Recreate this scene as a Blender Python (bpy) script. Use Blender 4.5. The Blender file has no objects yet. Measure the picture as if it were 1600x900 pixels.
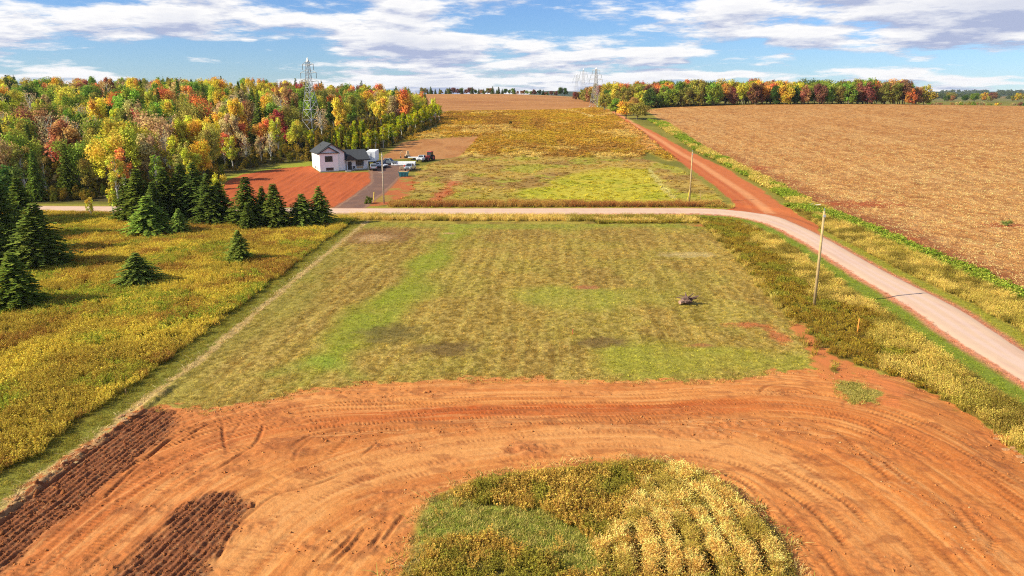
import bpy, math, random
import numpy as np

rng = np.random.default_rng(7)
random.seed(7)
scene = bpy.context.scene
col_main = scene.collection

# ------------------------------------------------------------------ camera
CAM_H, PITCH, F = 22.0, math.radians(14.72), 1142.0      # F in pixels of the 1600 px wide photograph
cam_d = bpy.data.cameras.new('camera'); cam = bpy.data.objects.new('camera', cam_d)
col_main.objects.link(cam); scene.camera = cam
cam.location = (0, 0, CAM_H); cam.rotation_euler = (math.radians(90) - PITCH, 0, 0)
cam_d.sensor_width = 36.0; cam_d.lens = 36.0 * F / 1600.0
cam_d.clip_start = 0.5; cam_d.clip_end = 20000

# ------------------------------------------------------------------ sky, sun, exposure
SUN_EL = math.radians(33.6)
SUN_XY = (-0.951, -0.309)                                # where the sun stands, seen from the scene
w = bpy.data.worlds.new('World'); scene.world = w; w.use_nodes = True
nt = w.node_tree; N = nt.nodes; L = nt.links; N.clear()
def nd(tree, typ, **kw):
    n = tree.nodes.new(typ)
    for k, v in kw.items(): setattr(n, k, v)
    return n
def mth(tree, op, a, b=None, c=None, clamp=False):
    n = tree.nodes.new('ShaderNodeMath'); n.operation = op; n.use_clamp = clamp
    for i, v in enumerate((a, b, c)):
        if v is None: continue
        if isinstance(v, (int, float)): n.inputs[i].default_value = v
        else: tree.links.new(v, n.inputs[i])
    return n.outputs[0]
sky = nd(nt, 'ShaderNodeTexSky', sky_type='NISHITA', sun_disc=False)
sky.sun_elevation = SUN_EL; sky.sun_rotation = math.atan2(SUN_XY[0], SUN_XY[1])
sky.altitude = 0; sky.air_density = 1.0; sky.dust_density = 0.0; sky.ozone_density = 1.5
tn = nd(nt, 'ShaderNodeMix', data_type='RGBA', blend_type='MULTIPLY'); tn.inputs[0].default_value = 1.0; L.new(sky.outputs[0], tn.inputs[6]); tn.inputs[7].default_value = (0.46, 0.67, 1.06, 1)
bg1 = nd(nt, 'ShaderNodeBackground'); bg1.inputs[1].default_value = 0.082; L.new(tn.outputs[2], bg1.inputs[0])
tc = nd(nt, 'ShaderNodeTexCoord'); sp = nd(nt, 'ShaderNodeSeparateXYZ'); L.new(tc.outputs['Generated'], sp.inputs[0])
def cloud_density(dz):
    z = mth(nt, 'ADD', mth(nt, 'MAXIMUM', sp.outputs[2], 0.0), 0.115 + dz)
    cx = mth(nt, 'DIVIDE', sp.outputs[0], z); cy = mth(nt, 'DIVIDE', sp.outputs[1], z)
    cb = nd(nt, 'ShaderNodeCombineXYZ'); L.new(cx, cb.inputs[0]); L.new(cy, cb.inputs[1]); cb.inputs[2].default_value = CLOUD_Z
    out = None
    for sc_, det, ro, am in ((1.05, 9, 0.60, 0.66), (0.30, 2, 0.5, 0.40)):
        a = nd(nt, 'ShaderNodeTexNoise'); a.inputs['Scale'].default_value = sc_; a.inputs['Detail'].default_value = det; a.inputs['Roughness'].default_value = ro
        L.new(cb.outputs[0], a.inputs['Vector']); v = mth(nt, 'MULTIPLY', a.outputs[0], am); out = v if out is None else mth(nt, 'ADD', out, v)
    return out
CLOUD_Z = 5.3
d0 = cloud_density(0.0); d1 = cloud_density(0.010)
mr = nd(nt, 'ShaderNodeMapRange', interpolation_type='SMOOTHSTEP'); L.new(d0, mr.inputs[0])
mr.inputs[1].default_value = 0.492; mr.inputs[2].default_value = 0.56
lit = mth(nt, 'ADD', mth(nt, 'MULTIPLY', mth(nt, 'SUBTRACT', d0, d1), 11.0), 0.72, clamp=True)
thick = nd(nt, 'ShaderNodeMapRange'); L.new(d0, thick.inputs[0]); thick.inputs[1].default_value = 0.58; thick.inputs[2].default_value = 0.72
thick.inputs[3].default_value = 0.0; thick.inputs[4].default_value = 0.55
lit2 = mth(nt, 'SUBTRACT', lit, thick.outputs[0], clamp=True)
cm = nd(nt, 'ShaderNodeMix', data_type='RGBA'); L.new(lit2, cm.inputs[0])
cm.inputs[6].default_value = (0.50, 0.57, 0.80, 1); cm.inputs[7].default_value = (1.15, 1.14, 1.14, 1)
bg2 = nd(nt, 'ShaderNodeBackground'); L.new(cm.outputs[2], bg2.inputs[0]); bg2.inputs[1].default_value = 0.56
mx = nd(nt, 'ShaderNodeMixShader'); L.new(mr.outputs[0], mx.inputs[0]); L.new(bg1.outputs[0], mx.inputs[1]); L.new(bg2.outputs[0], mx.inputs[2])
wo = nd(nt, 'ShaderNodeOutputWorld'); L.new(mx.outputs[0], wo.inputs[0])

sun_d = bpy.data.lights.new('sun', 'SUN'); sun_d.energy = 5.0; sun_d.angle = math.radians(0.53); sun_d.color = (1.0, 0.92, 0.70)
sun = bpy.data.objects.new('sun', sun_d); col_main.objects.link(sun)
sun.location = (-80, -40, 90)
_c = math.cos(SUN_EL)
from mathutils import Vector
sun.rotation_euler = Vector((SUN_XY[0] * _c, SUN_XY[1] * _c, math.sin(SUN_EL))).to_track_quat('Z', 'Y').to_euler()

scene.render.engine = 'CYCLES'
scene.cycles.max_bounces = 5; scene.cycles.diffuse_bounces = 2; scene.cycles.transparent_max_bounces = 6
scene.cycles.use_denoising = False; scene.cycles.filter_width = 1.1
scene.view_settings.view_transform = 'Standard'; scene.view_settings.look = 'None'
scene.view_settings.exposure = 0.66; scene.view_settings.gamma = 1.0; scene.view_settings.use_curve_mapping = False

# ------------------------------------------------------------------ helpers
def s2l(c):
    c = np.asarray(c, float) / 255.0
    return np.where(c <= 0.04045, c / 12.92, ((c + 0.055) / 1.055) ** 2.4)
def C(r, g, b, k=0.72):
    """photo colour (sRGB as lit) -> base colour"""
    return s2l((r, g, b)) * k

_R = np.random.default_rng(11).random((256, 256))
def vnoise(x, y, s=0):
    x = np.asarray(x, float) + s * 17.31; y = np.asarray(y, float) + s * 9.77
    ix = np.floor(x).astype(np.int64); iy = np.floor(y).astype(np.int64)
    fx = x - ix; fy = y - iy
    fx = fx * fx * (3 - 2 * fx); fy = fy * fy * (3 - 2 * fy)
    a = _R[ix & 255, iy & 255]; b = _R[(ix + 1) & 255, iy & 255]
    c = _R[ix & 255, (iy + 1) & 255]; d = _R[(ix + 1) & 255, (iy + 1) & 255]
    return (a * (1 - fx) + b * fx) * (1 - fy) + (c * (1 - fx) + d * fx) * fy
def fbm(x, y, s=0, o=4):
    r = 0; a = 0.5; t = 0
    for k in range(o):
        r = r + a * vnoise(x * 2 ** k, y * 2 ** k, s + k * 3); t += a; a *= 0.5
    return r / t
def sm(a, b, x):
    t = np.clip((x - a) / (b - a), 0, 1); return t * t * (3 - 2 * t)

# terrain table: rows over distance, one curve for each cross position
_TX = np.array([-1500, -200, -60, 0, 60, 120, 200, 330, 1500.])
_cur = {
 -200: [(0,0),(135,0),(150,.5),(200,4),(245,7.5),(273,10),(330,14),(400,17),(460,19),(533,21),(600,22),(700,23),(900,23),(1200,18),(4200,12)],
 -60: [(0,0),(138,0),(150,.2),(200,2.2),(245,4.8),(273,7.6),(330,11),(400,13.2),(460,14.5),(533,16),(600,19),(700,22.6),(780,24.2),(900,23),(1200,16),(4200,12)],
 0: [(0,0),(140,0),(155,.2),(200,2.0),(245,4.2),(273,6.6),(330,10),(400,12),(460,13),(533,14.6),(600,18),(700,22.6),(780,24.3),(900,23),(1200,16),(4200,12)],
 60: [(0,0),(140,0),(155,.2),(200,2.0),(245,4.2),(273,6.6),(330,10),(400,12.6),(460,14),(533,15),(600,17),(700,20),(780,22),(900,22),(1200,16),(4200,14)],
 120: [(0,0),(130,.1),(155,1),(200,3.2),(273,7.6),(330,11),(400,14.5),(460,16.8),(533,17),(600,16.5),(700,16),(900,15.5),(1300,15.5),(2000,16),(3000,26),(3800,46),(4200,46)],
 200: [(0,0),(130,.4),(155,1.6),(200,4),(273,8),(330,11.5),(400,15.4),(450,17.6),(490,17.8),(533,17),(600,16),(700,15.5),(900,15.2),(1300,15.5),(2000,16),(3000,26),(3800,48),(4200,48)],
 330: [(0,0),(130,.8),(155,2),(200,4),(273,8),(330,11),(400,14.6),(440,16.0),(490,15.8),(533,15),(600,14.6),(700,14.8),(900,15),(1300,15.5),(2000,16),(3000,26),(3800,44),(4200,44)],
}
_cur[-1500] = _cur[-200]; _cur[1500] = _cur[330]
_D = np.arange(0, 4300, 5.0); _X = np.arange(-1500, 1501, 15.0)
_T = np.array([np.interp(_D, *zip(*_cur[int(k)])) for k in _TX])            # knots x D
_T = np.array([[0.0]]) + np.array([np.interp(_X, _TX, _T[:, j]) for j in range(len(_D))])   # D x X
def _blur(A, ax, n):
    k = np.hanning(n + 2)[1:-1]; k /= k.sum()
    P = np.pad(A, [(n // 2, n // 2) if i == ax else (0, 0) for i in (0, 1)], mode='edge')
    return np.apply_along_axis(lambda v: np.convolve(v, k, 'valid'), ax, P)
_T = _blur(_blur(_T, 0, 9), 1, 7)
def tz(x, y):
    fx = np.clip((np.asarray(x, float) + 1500) / 15, 0, len(_X) - 1.001); fy = np.clip(np.asarray(y, float) / 5, 0, len(_D) - 1.001)
    ix = fx.astype(int); iy = fy.astype(int); fx = fx - ix; fy = fy - iy
    return (_T[iy, ix] * (1 - fx) + _T[iy, ix + 1] * fx) * (1 - fy) + (_T[iy + 1, ix] * (1 - fx) + _T[iy + 1, ix + 1] * fx) * fy
_cp, _sp = math.cos(PITCH), math.sin(PITCH)
def P(px, py):
    """a pixel of the photograph -> the point of the terrain it shows"""
    u = (px - 800) / F; v = (450 - py) / F
    dx, dy, dz = u, _cp + v * _sp, -_sp + v * _cp
    t = np.concatenate([np.linspace(15, 150, 1400), np.linspace(150.1, 1000, 4000), np.linspace(1001, 4200, 1500)])
    g = CAM_H + dz * t - tz(dx * t, dy * t)
    k = np.argmax(g < 0) if (g < 0).any() else len(t) - 1
    if k > 0 and g[k] < 0:
        a, b = g[k - 1], g[k]; tt = t[k - 1] + (t[k] - t[k - 1]) * a / (a - b)
    else: tt = t[k]
    return np.array([dx * tt, dy * tt])
def PL(*pts): return np.array([P(*p) for p in pts])
def at(px, py):
    q = P(px, py); return (q[0], q[1], float(tz(q[0], q[1])))
def height_of(px, py_top, base):
    """height in metres of something standing at base whose top shows at py_top"""
    v = (450 - py_top) / F; t = base[1] / (_cp + v * _sp)
    return CAM_H + (-_sp + v * _cp) * t - base[2]

def sdf(x, y, poly):
    """signed distance, negative inside"""
    n = len(poly); d = np.full(x.shape, 1e18); s = np.zeros(x.shape, bool)
    for i in range(n):
        ax, ay = poly[i]; bx, by = poly[(i + 1) % n]
        ex, ey = bx - ax, by - ay; wx, wy = x - ax, y - ay
        t = np.clip((wx * ex + wy * ey) / (ex * ex + ey * ey + 1e-12), 0, 1)
        d = np.minimum(d, (wx - ex * t) ** 2 + (wy - ey * t) ** 2)
        c = ((ay <= y) & (by > y)) | ((by <= y) & (ay > y))
        with np.errstate(divide='ignore', invalid='ignore'):
            s ^= c & (x < ax + (y - ay) * ex / (ey if ey else 1e-12))
    d = np.sqrt(d); return np.where(s, -d, d)
def near_line(x, y, pl):
    """distance to a polyline, arc length, side"""
    d = np.full(x.shape, 1e9); al = np.zeros(x.shape); sd = np.zeros(x.shape); acc = 0
    for i in range(len(pl) - 1):
        ax, ay = pl[i]; ex, ey = pl[i + 1] - pl[i]; ln = math.hypot(ex, ey) + 1e-9
        wx, wy = x - ax, y - ay
        t = np.clip((wx * ex + wy * ey) / ln ** 2, 0, 1)
        q = np.hypot(wx - ex * t, wy - ey * t); m = q < d
        d = np.where(m, q, d); al = np.where(m, acc + t * ln, al); sd = np.where(m, np.sign(ex * wy - ey * wx), sd); acc += ln
    return d, al, sd
def spline(pl, n=8):
    pl = np.asarray(pl, float); q = np.vstack([2 * pl[0] - pl[1], pl, 2 * pl[-1] - pl[-2]]); out = []
    for i in range(1, len(q) - 2):
        for t in np.arange(n) / n:
            a, b, c, d = q[i - 1], q[i], q[i + 1], q[i + 2]
            out.append(0.5 * ((2 * b) + (-a + c) * t + (2 * a - 5 * b + 4 * c - d) * t * t + (-a + 3 * b - 3 * c + d) * t ** 3))
    out.append(q[-2]); return np.array(out)

def np_mesh(name, V, Fc, smooth=False, mats=None):
    V = np.asarray(V, np.float32); Fc = np.asarray(Fc, np.int32); k = Fc.shape[1]
    me = bpy.data.meshes.new(name)
    me.vertices.add(len(V)); me.vertices.foreach_set('co', V.ravel())
    me.loops.add(Fc.size); me.loops.foreach_set('vertex_index', Fc.ravel())
    me.polygons.add(len(Fc)); me.polygons.foreach_set('loop_start', np.arange(0, Fc.size, k, dtype=np.int32))
    me.polygons.foreach_set('loop_total', np.full(len(Fc), k, np.int32))
    if smooth: me.polygons.foreach_set('use_smooth', np.ones(len(Fc), bool))
    me.update(calc_edges=True); return me
def fattr(me, name, vals, typ='FLOAT', dom='POINT'):
    a = me.attributes.new(name, typ, dom)
    vals = np.asarray(vals, np.float32)
    if typ == 'FLOAT': a.data.foreach_set('value', vals)
    elif typ == 'FLOAT_VECTOR': a.data.foreach_set('vector', vals.ravel())
    else: a.data.foreach_set('color', np.c_[vals, np.ones(len(vals))].astype(np.float32).ravel())
def link(name, data, parent=None, loc=None):
    o = bpy.data.objects.new(name, data); col_main.objects.link(o)
    if parent is not None: o.parent = parent
    if loc is not None: o.location = loc
    return o
def tag(o, label=None, cat=None, group=None, kind=None):
    for k, v in (('label', label), ('category', cat), ('group', group), ('kind', kind)):
        if v: o[k] = v
    return o
def thing(name, label, cat, loc=(0, 0, 0), rz=0.0, group=None):
    o = link(name, None, None, loc); o.rotation_euler = (0, 0, rz); o.empty_display_size = 0.3
    return tag(o, label, cat, group)

# materials
def mat_plain(name, color, rough=0.7, metal=0.0, noise=0.15, scale=4.0, bump=0.0, coat=0.0):
    m = bpy.data.materials.new(name); m.use_nodes = True; t = m.node_tree; b = t.nodes['Principled BSDF']
    b.inputs['Roughness'].default_value = rough; b.inputs['Metallic'].default_value = metal
    if coat: b.inputs['Coat Weight'].default_value = coat
    tcn = nd(t, 'ShaderNodeTexCoord'); nz = nd(t, 'ShaderNodeTexNoise'); nz.inputs['Scale'].default_value = scale; nz.inputs['Detail'].default_value = 5
    t.links.new(tcn.outputs['Object'], nz.inputs['Vector'])
    mr_ = nd(t, 'ShaderNodeMapRange'); t.links.new(nz.outputs[0], mr_.inputs[0]); mr_.inputs[1].default_value = 0.25; mr_.inputs[2].default_value = 0.75
    mr_.inputs[3].default_value = 1 - noise; mr_.inputs[4].default_value = 1 + noise
    vm = nd(t, 'ShaderNodeVectorMath', operation='SCALE'); vm.inputs[0].default_value = color[:3]; t.links.new(mr_.outputs[0], vm.inputs['Scale'])
    t.links.new(vm.outputs[0], b.inputs['Base Color'])
    if bump:
        bp = nd(t, 'ShaderNodeBump'); bp.inputs['Strength'].default_value = bump; bp.inputs['Distance'].default_value = 0.05
        t.links.new(nz.outputs[0], bp.inputs['Height']); t.links.new(bp.outputs[0], b.inputs['Normal'])
    return m
def mat_ground(name, fine=(1.0, 6.0, 30.0), amp=(0.2, 0.3, 0.3), bump=0.4, bdist=0.05, tint=None, tint_scale=3.0, tint_amt=0.5, rough=0.95):
    """base colour from the surface's own colour map, grain and relief on top"""
    m = bpy.data.materials.new(name); m.use_nodes = True; t = m.node_tree; b = t.nodes['Principled BSDF']
    b.inputs['Roughness'].default_value = rough; b.inputs['Specular IOR Level'].default_value = 0.15
    at_ = nd(t, 'ShaderNodeAttribute', attribute_name='col'); tcn = nd(t, 'ShaderNodeTexCoord')
    val = None; hsum = None
    for s, a in zip(fine, amp):
        nz = nd(t, 'ShaderNodeTexNoise'); nz.inputs['Scale'].default_value = s; nz.inputs['Detail'].default_value = 3; nz.inputs['Roughness'].default_value = 0.6
        t.links.new(tcn.outputs['Object'], nz.inputs['Vector'])
        c = mth(t, 'MULTIPLY', mth(t, 'SUBTRACT', nz.outputs[0], 0.5), 2.6 * a)
        val = c if val is None else mth(t, 'ADD', val, c)
        h = mth(t, 'MULTIPLY', nz.outputs[0], a / s); hsum = h if hsum is None else mth(t, 'ADD', hsum, h)
    gain = mth(t, 'MAXIMUM', mth(t, 'ADD', val, 1.0), 0.15)
    col = at_.outputs['Color']
    if tint is not None:
        nz = nd(t, 'ShaderNodeTexNoise'); nz.inputs['Scale'].default_value = tint_scale; nz.inputs['Detail'].default_value = 6; nz.inputs['Roughness'].default_value = 0.7
        t.links.new(tcn.outputs['Object'], nz.inputs['Vector'])
        r = nd(t, 'ShaderNodeMapRange', interpolation_type='SMOOTHSTEP'); t.links.new(nz.outputs[0], r.inputs[0]); r.inputs[1].default_value = 0.45; r.inputs[2].default_value = 0.62
        r.inputs[4].default_value = tint_amt
        mi = nd(t, 'ShaderNodeMix', data_type='RGBA'); t.links.new(r.outputs[0], mi.inputs[0]); t.links.new(col, mi.inputs[6]); mi.inputs[7].default_value = (*tint, 1)
        col = mi.outputs[2]
    vm = nd(t, 'ShaderNodeVectorMath', operation='SCALE'); t.links.new(col, vm.inputs[0]); t.links.new(gain, vm.inputs['Scale'])
    t.links.new(vm.outputs[0], b.inputs['Base Color'])
    if bump:
        bp = nd(t, 'ShaderNodeBump'); bp.inputs['Strength'].default_value = bump; bp.inputs['Distance'].default_value = bdist * 20
        t.links.new(hsum, bp.inputs['Height']); t.links.new(bp.outputs[0], b.inputs['Normal'])
    return m
# ------------------------------------------------------------------ the ground, one sheet cut into its fields, roads and clearings
rows = [17.0]
while rows[-1] < 4150:
    d = rows[-1]
    if d < 25: s = 0.16
    elif d < 57: s = 0.068
    elif d < 140: s = 0.068 + (d - 57) * 0.0068
    elif d < 800: s = 0.6 + (d - 140) * 0.0085
    else: s = 6.2 + (d - 800) * 0.08
    rows.append(d + s)
rows = np.array(rows); NC = 980
cfan = np.linspace(-1, 1, NC)
def half(d): return 8 + 0.85 * d
gx = (half(rows)[:, None] * cfan[None, :]).ravel(); gy = np.repeat(rows, NC)
NR = len(rows)
gz = tz(gx, gy)
dz = np.zeros_like(gx)
col = np.zeros((len(gx), 3)); cls = np.zeros(len(gx), np.int8)
def put(m, c, idx=slice(None)):
    c = np.asarray(c)
    col[idx] = col[idx] * (1 - m[:, None]) + c * m[:, None]
def sub(lo_d, hi_d): return np.where((gy >= lo_d) & (gy <= hi_d))[0]
n_lo = fbm(gx / 14, gy / 14, 1); n_mid = fbm(gx / 3.2, gy / 3.2, 2); n_hi = fbm(gx / 0.7, gy / 0.7, 3, 3)

# open ground / woodland floor
put(np.ones(len(gx)), C(150, 138, 55))
put(sm(.4, .6, n_lo), C(125, 120, 45))
far = sm(850, 1100, gy); put(far, C(120, 125, 60)); put(far * sm(.45, .6, fbm(gx / 160, gy / 90, 5)), C(150, 120, 70))
put(sm(2200, 2800, gy), C(62, 78, 55))

def zone(poly, k, wid=0.6, amp=0.8, lo=None, hi=None, nz=None):
    """soft membership of a field outlined by world points; sets the class"""
    poly = np.asarray(poly); lo = poly[:, 1].min() - 8 if lo is None else lo; hi = poly[:, 1].max() + 8 if hi is None else hi
    i = sub(lo, hi); nn = (n_mid if nz is None else nz)[i]
    i = i[(gx[i] > poly[:, 0].min() - 8) & (gx[i] < poly[:, 0].max() + 8)]
    nn = (n_mid if nz is None else nz)[i]
    s = sdf(gx[i], gy[i], poly) + (nn - 0.5) * 2 * amp
    m = sm(wid, -wid, s)
    if k is not None: cls[i[m > 0.5]] = k
    return i, m, s

# --- outlines (photo pixels turned into terrain points)
ROAD_FAR = PL((-260,324),(80,322.5),(520,326),(1000,326),(1113,327),(1170,332),(1212,339),(1246,352),(1287,372),(1378,423),(1491,481),(1600,551),(1700,614),(1800,680))
ROAD_NEAR = PL((-260,331),(80,330),(520,334),(1000,334.5),(1113,336),(1170,343),(1212,356),(1264,384),(1340,432),(1416,478),(1491,530),(1600,598),(1720,676),(1800,730))
ROAD_FAR = spline(ROAD_FAR, 5); ROAD_NEAR = spline(ROAD_NEAR, 5)
ROAD = np.vstack([ROAD_FAR, ROAD_NEAR[::-1]])
WOOD = np.vstack([PL((-330,317),(-60,317),(60,316),(150,315),(250,310),(330,298),(356,272),(400,262),(440,255),(480,250),(540,246),(590,239),(615,228),(640,213),(664,204),(692,190),(690,181),(668,167)), np.array([(-62,470),(-120,500),(-330,480),(-420,380)])])
HILLTOP = np.vstack([PL((640,176),(700,174.5),(790,173.5),(880,172),(932,168)), np.array([(62,560),(75,640),(78,830),(-170,830),(-120,600)])])
HAY = PL((622,221),(660,217.5),(750,213),(718,245),(860,246.5),(1000,247),(1012,238),(1045,252),(1060,251),(1024,224),(1003,206),(975,189),(944,171),(932,168),(880,172),(790,173.5),(700,174.5),(668,189),(690,198))
TAN = PL((596,250),(604,240),(630,222),(660,218),(750,213),(718,245),(690,249),(650,247))
LOWER = PL((650,262),(700,248),(718,245),(860,246.5),(1000,247),(1060,262),(1090,280),(1130,312),(1110,323),(640,324),(600,324),(640,300))
LIME = PL((800,300),(850,292),(890,272),(960,262),(1016,264),(1050,305),(1040,317),(900,317),(840,312))
MOUND = PL((330,300),(352,284),(380,272),(430,264),(486,259),(500,270),(576,269),(586,274),(578,292),(524,324),(330,323),(300,318))
REDR = PL((556,322),(590,300),(618,278),(640,276),(652,284),(640,302),(618,318),(590,322))
DRIVE = PL((516,327),(556,302),(580,284),(576,267),(582,258),(604,253),(640,254),(650,262),(640,268),(624,278),(606,298),(580,318),(570,327))
DIRTROAD = PL((946,171),(979,193),(1003,207),(1022,223),(1056,249),(1112,286),(1142,312),(1150,322),(1126,329),(1180,334),(1240,351),(1283,368),(1279,350),(1225,321),(1187,295),(1131,261),(1052,223),(1020,205),(990,192),(953,169.5))
STUB = np.vstack([PL((1006,172),(1036,189),(1088,222),(1142,250),(1204,281),(1262,312),(1340,345),(1420,381),(1500,412),(1600,458),(1760,530),(1900,600)), np.array([(420,150),(620,330),(620,452),(330,446),(210,462),(95,458)])])
MEADOW = PL((-330,333),(80,333),(560,341),(480,410),(395,480),(230,617),(60,741),(-20,800),(-330,1000))
MOWN = PL((572,343),(700,350),(1000,350),(1095,349),(1150,405),(1230,500),(1300,590),(1285,596),(1000,604),(480,615),(400,640),(330,650),(215,650),(235,622),(400,487))
DIRT = np.vstack([PL((-60,850),(0,797),(60,752),(130,700),(205,652),(250,632),(330,641),(400,630),(480,607),(600,596),(700,592),(800,590),(1000,595),(1150,592),(1215,581),(1270,578),(1292,592),(1310,586),(1370,583),(1420,590),(1470,617),(1520,640),(1600,705),(1720,800)), np.array([(45,17),(-45,17)])])
ISLE = spline(np.vstack([PL((625,900),(650,848),(672,790),(700,768),(760,748),(840,735),(940,724),(1010,720),(1090,735),(1140,765),(1190,812),(1230,858),(1256,905)), np.array([(14.0,24),(10,20),(-4,20),(-7,25)]), PL((625,900))]), 4)[:-1]
PLOW1 = PL((-60,850),(0,800),(60,755),(130,703),(205,656),(240,636),(280,645),(272,665),(240,700),(160,765),(60,845),(0,893),(-60,945))
PLOW2 = np.vstack([PL((160,915),(300,782),(330,768),(372,768),(386,795),(372,825),(320,900)), P(300,930)[None]])

# --- fields beyond the road
i, m, s = zone(WOOD, 0, 3, 4); put(m, C(88, 78, 40), i)
i, m, s = zone(HILLTOP, 10, .8, 1.0); c = C(196, 138, 82); put(m, c, i)
st = fbm(gx[i] / 60, gy[i] / 9, 21); put(m * sm(.45, .62, st) * .7, C(168, 108, 62), i); put(m * sm(690, 790, gy[i]) * .5, C(206, 160, 108), i)
i, m, s = zone(HAY, 9, .8, 1.0); put(m, C(188, 148, 58), i)
a = fbm(gx[i] / 22, gy[i] / 30, 22); b = fbm(gx[i] / 7, gy[i] / 12, 23)
put(m * sm(.46, .62, a) * .7, C(164, 120, 58), i); put(m * sm(.52, .66, b) * .6, C(190, 162, 54), i); put(m * sm(.6, .7, fbm(gx[i] / 12, gy[i] / 16, 24)) * .8, C(214, 184, 104), i)
dz[i] += m * (0.30 + 0.25 * (n_mid[i] - .5))
i, m, s = zone(TAN, 14, .6, .6); put(m, C(190, 134, 82), i); put(m * sm(.45, .6, fbm(gx[i] / 5, gy[i] / 9, 25)) * .6, C(172, 112, 62), i)
i, m, s = zone(LOWER, 15, .6, .8); put(m, C(190, 158, 76), i)
put(m * sm(.42, .6, fbm(gx[i] / 16, gy[i] / 7, 26)) * .8, C(158, 122, 68), i); put(m * sm(.55, .68, fbm(gx[i] / 8, gy[i] / 8, 27)) * .8, C(170, 166, 58), i)
e = sm(178, 150, gy[i]); put(m * e * .6, C(176, 172, 54), i)
j, m2, s2 = zone(LIME, None, 2.5, 3); put(m2 * .85, C(200, 186, 56), j); put(m2 * sm(.5, .65, fbm(gx[j] / 6, gy[j] / 6, 28)) * .5, C(160, 165, 40), j)
# light path and red scrape in the lower field
for pl, c, wd in ((PL((1014,264),(1030,285),(1052,310)), C(206, 190, 110), .8), (PL((678,318),(698,298),(710,284)), C(192, 108, 66), 2.0), (PL((712,282),(722,262)), C(190, 160, 90), 1.5),
                  (PL((880,173),(900,176),(925,184)), C(218, 190, 120), 1.2), (PL((935,182),(960,178),(985,190)), C(220, 186, 112), 2.0), (PL((968,192),(1010,214),(1020,235)), C(206, 160, 90), 4.0)):
    i = sub(pl[:, 1].min() - 12, pl[:, 1].max() + 12); i = i[np.abs(gx[i] - pl[:, 0].mean()) < 45]
    q, _, _ = near_line(gx[i], gy[i], pl); put(sm(wd * 1.3, wd * .4, q + (n_mid[i] - .5) * wd * 2) * .9, c, i)
# building lot
lawn = PL((335,290),(352,276),(400,266),(440,258),(486,252),(492,262),(430,266),(380,276))
i, m, s = zone(lawn, None, 1.0, 1.0); put(m, C(160, 162, 52), i)
i, m, s = zone(MOUND, 11, .5, .7); put(m, C(196, 100, 54), i); gul = fbm(gx[i] / .9, gy[i] / 14, 29); put(m * sm(.5, .7, gul) * .5, C(168, 76, 40), i); dz[i] += m * (gul - .5) * .25
i, m, s = zone(REDR, 11, .8, 1.4); put(m * .9, C(194, 106, 62), i); put(m * sm(.5, .65, n_mid[i]) * .8, C(160, 140, 62), i)
i, m, s = zone(DRIVE, 6, .4, .4); put(m, C(128, 98, 86), i); put(m * sm(.45, .65, n_mid[i]) * .5, C(150, 112, 92), i); put(m * sm(.5, 0., np.abs(s + .5)) * .5, C(186, 140, 108), i)
heap = PL((652,264),(668,259),(678,262),(668,267))
# --- the dirt road and the stubble field
i, m, s = zone(STUB, 8, .5, .8); put(m, C(222, 158, 88), i)
a = fbm(gx[i] / 40, gy[i] / 26, 31); put(m * sm(.45, .62, a) * .45, C(206, 142, 76), i); b = fbm(gx[i] / 9, gy[i] / 9, 32); put(m * sm(.5, .64, b) * .45, C(228, 178, 112), i); sp2 = fbm(gx[i] / 1.1, gy[i] / 2.2, 34); put(m * sm(.55, .7, sp2) * .5, C(238, 190, 126), i); put(m * sm(.46, .34, sp2) * .5, C(150, 92, 48), i)
rd = P(1340, 345) - P(1088, 222); rd /= np.linalg.norm(rd); rc = -gx[i] * rd[1] + gy[i] * rd[0]; ra = gx[i] * rd[0] + gy[i] * rd[1]; rw = fbm(rc / 1.6, ra / 70, 35, 3); put(m * sm(.52, .66, rw) * .2, C(240, 190, 122), i); put(m * sm(.48, .34, rw) * .25, C(166, 104, 54), i)
edge = sm(-9, -1.5, s + 6 * (n_lo[i] - .5)) * sm(300, 170, gy[i]); put(m * edge * .85, C(160, 88, 52), i)
for px, py, rx, ry in ((1345, 319, 9, 5), (1565, 352, 4, 2.2), (1180, 262, 6, 4), (1400, 372, 5, 2)):
    q = P(px, py); r = np.hypot((gx[i] - q[0]) / rx, (gy[i] - q[1]) / ry); put(m * sm(1.25, .5, r + (n_mid[i] - .5)) * .9, C(186, 94, 54), i)
i, m, s = zone(DIRTROAD, 5, .35, .7); put(m, C(206, 116, 66), i)
axis = PL((948,171),(990,198),(1035,226),(1085,256),(1150,300),(1190,330))
q, al, sd = near_line(gx[i], gy[i], axis); put(m * sm(1.6, .4, np.abs(q * sd - 1.6)) * .75, C(230, 160, 108), i); put(m * sm(.8, .2, np.abs(q * sd + .2)) * .5, C(186, 92, 52), i); put(m * sm(-1.0, -2.2, q * sd) * .6, C(196, 98, 54), i)
dz[i] += m * (fbm(gx[i] / 1.2, gy[i] / 3, 33) - .5) * .12
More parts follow.
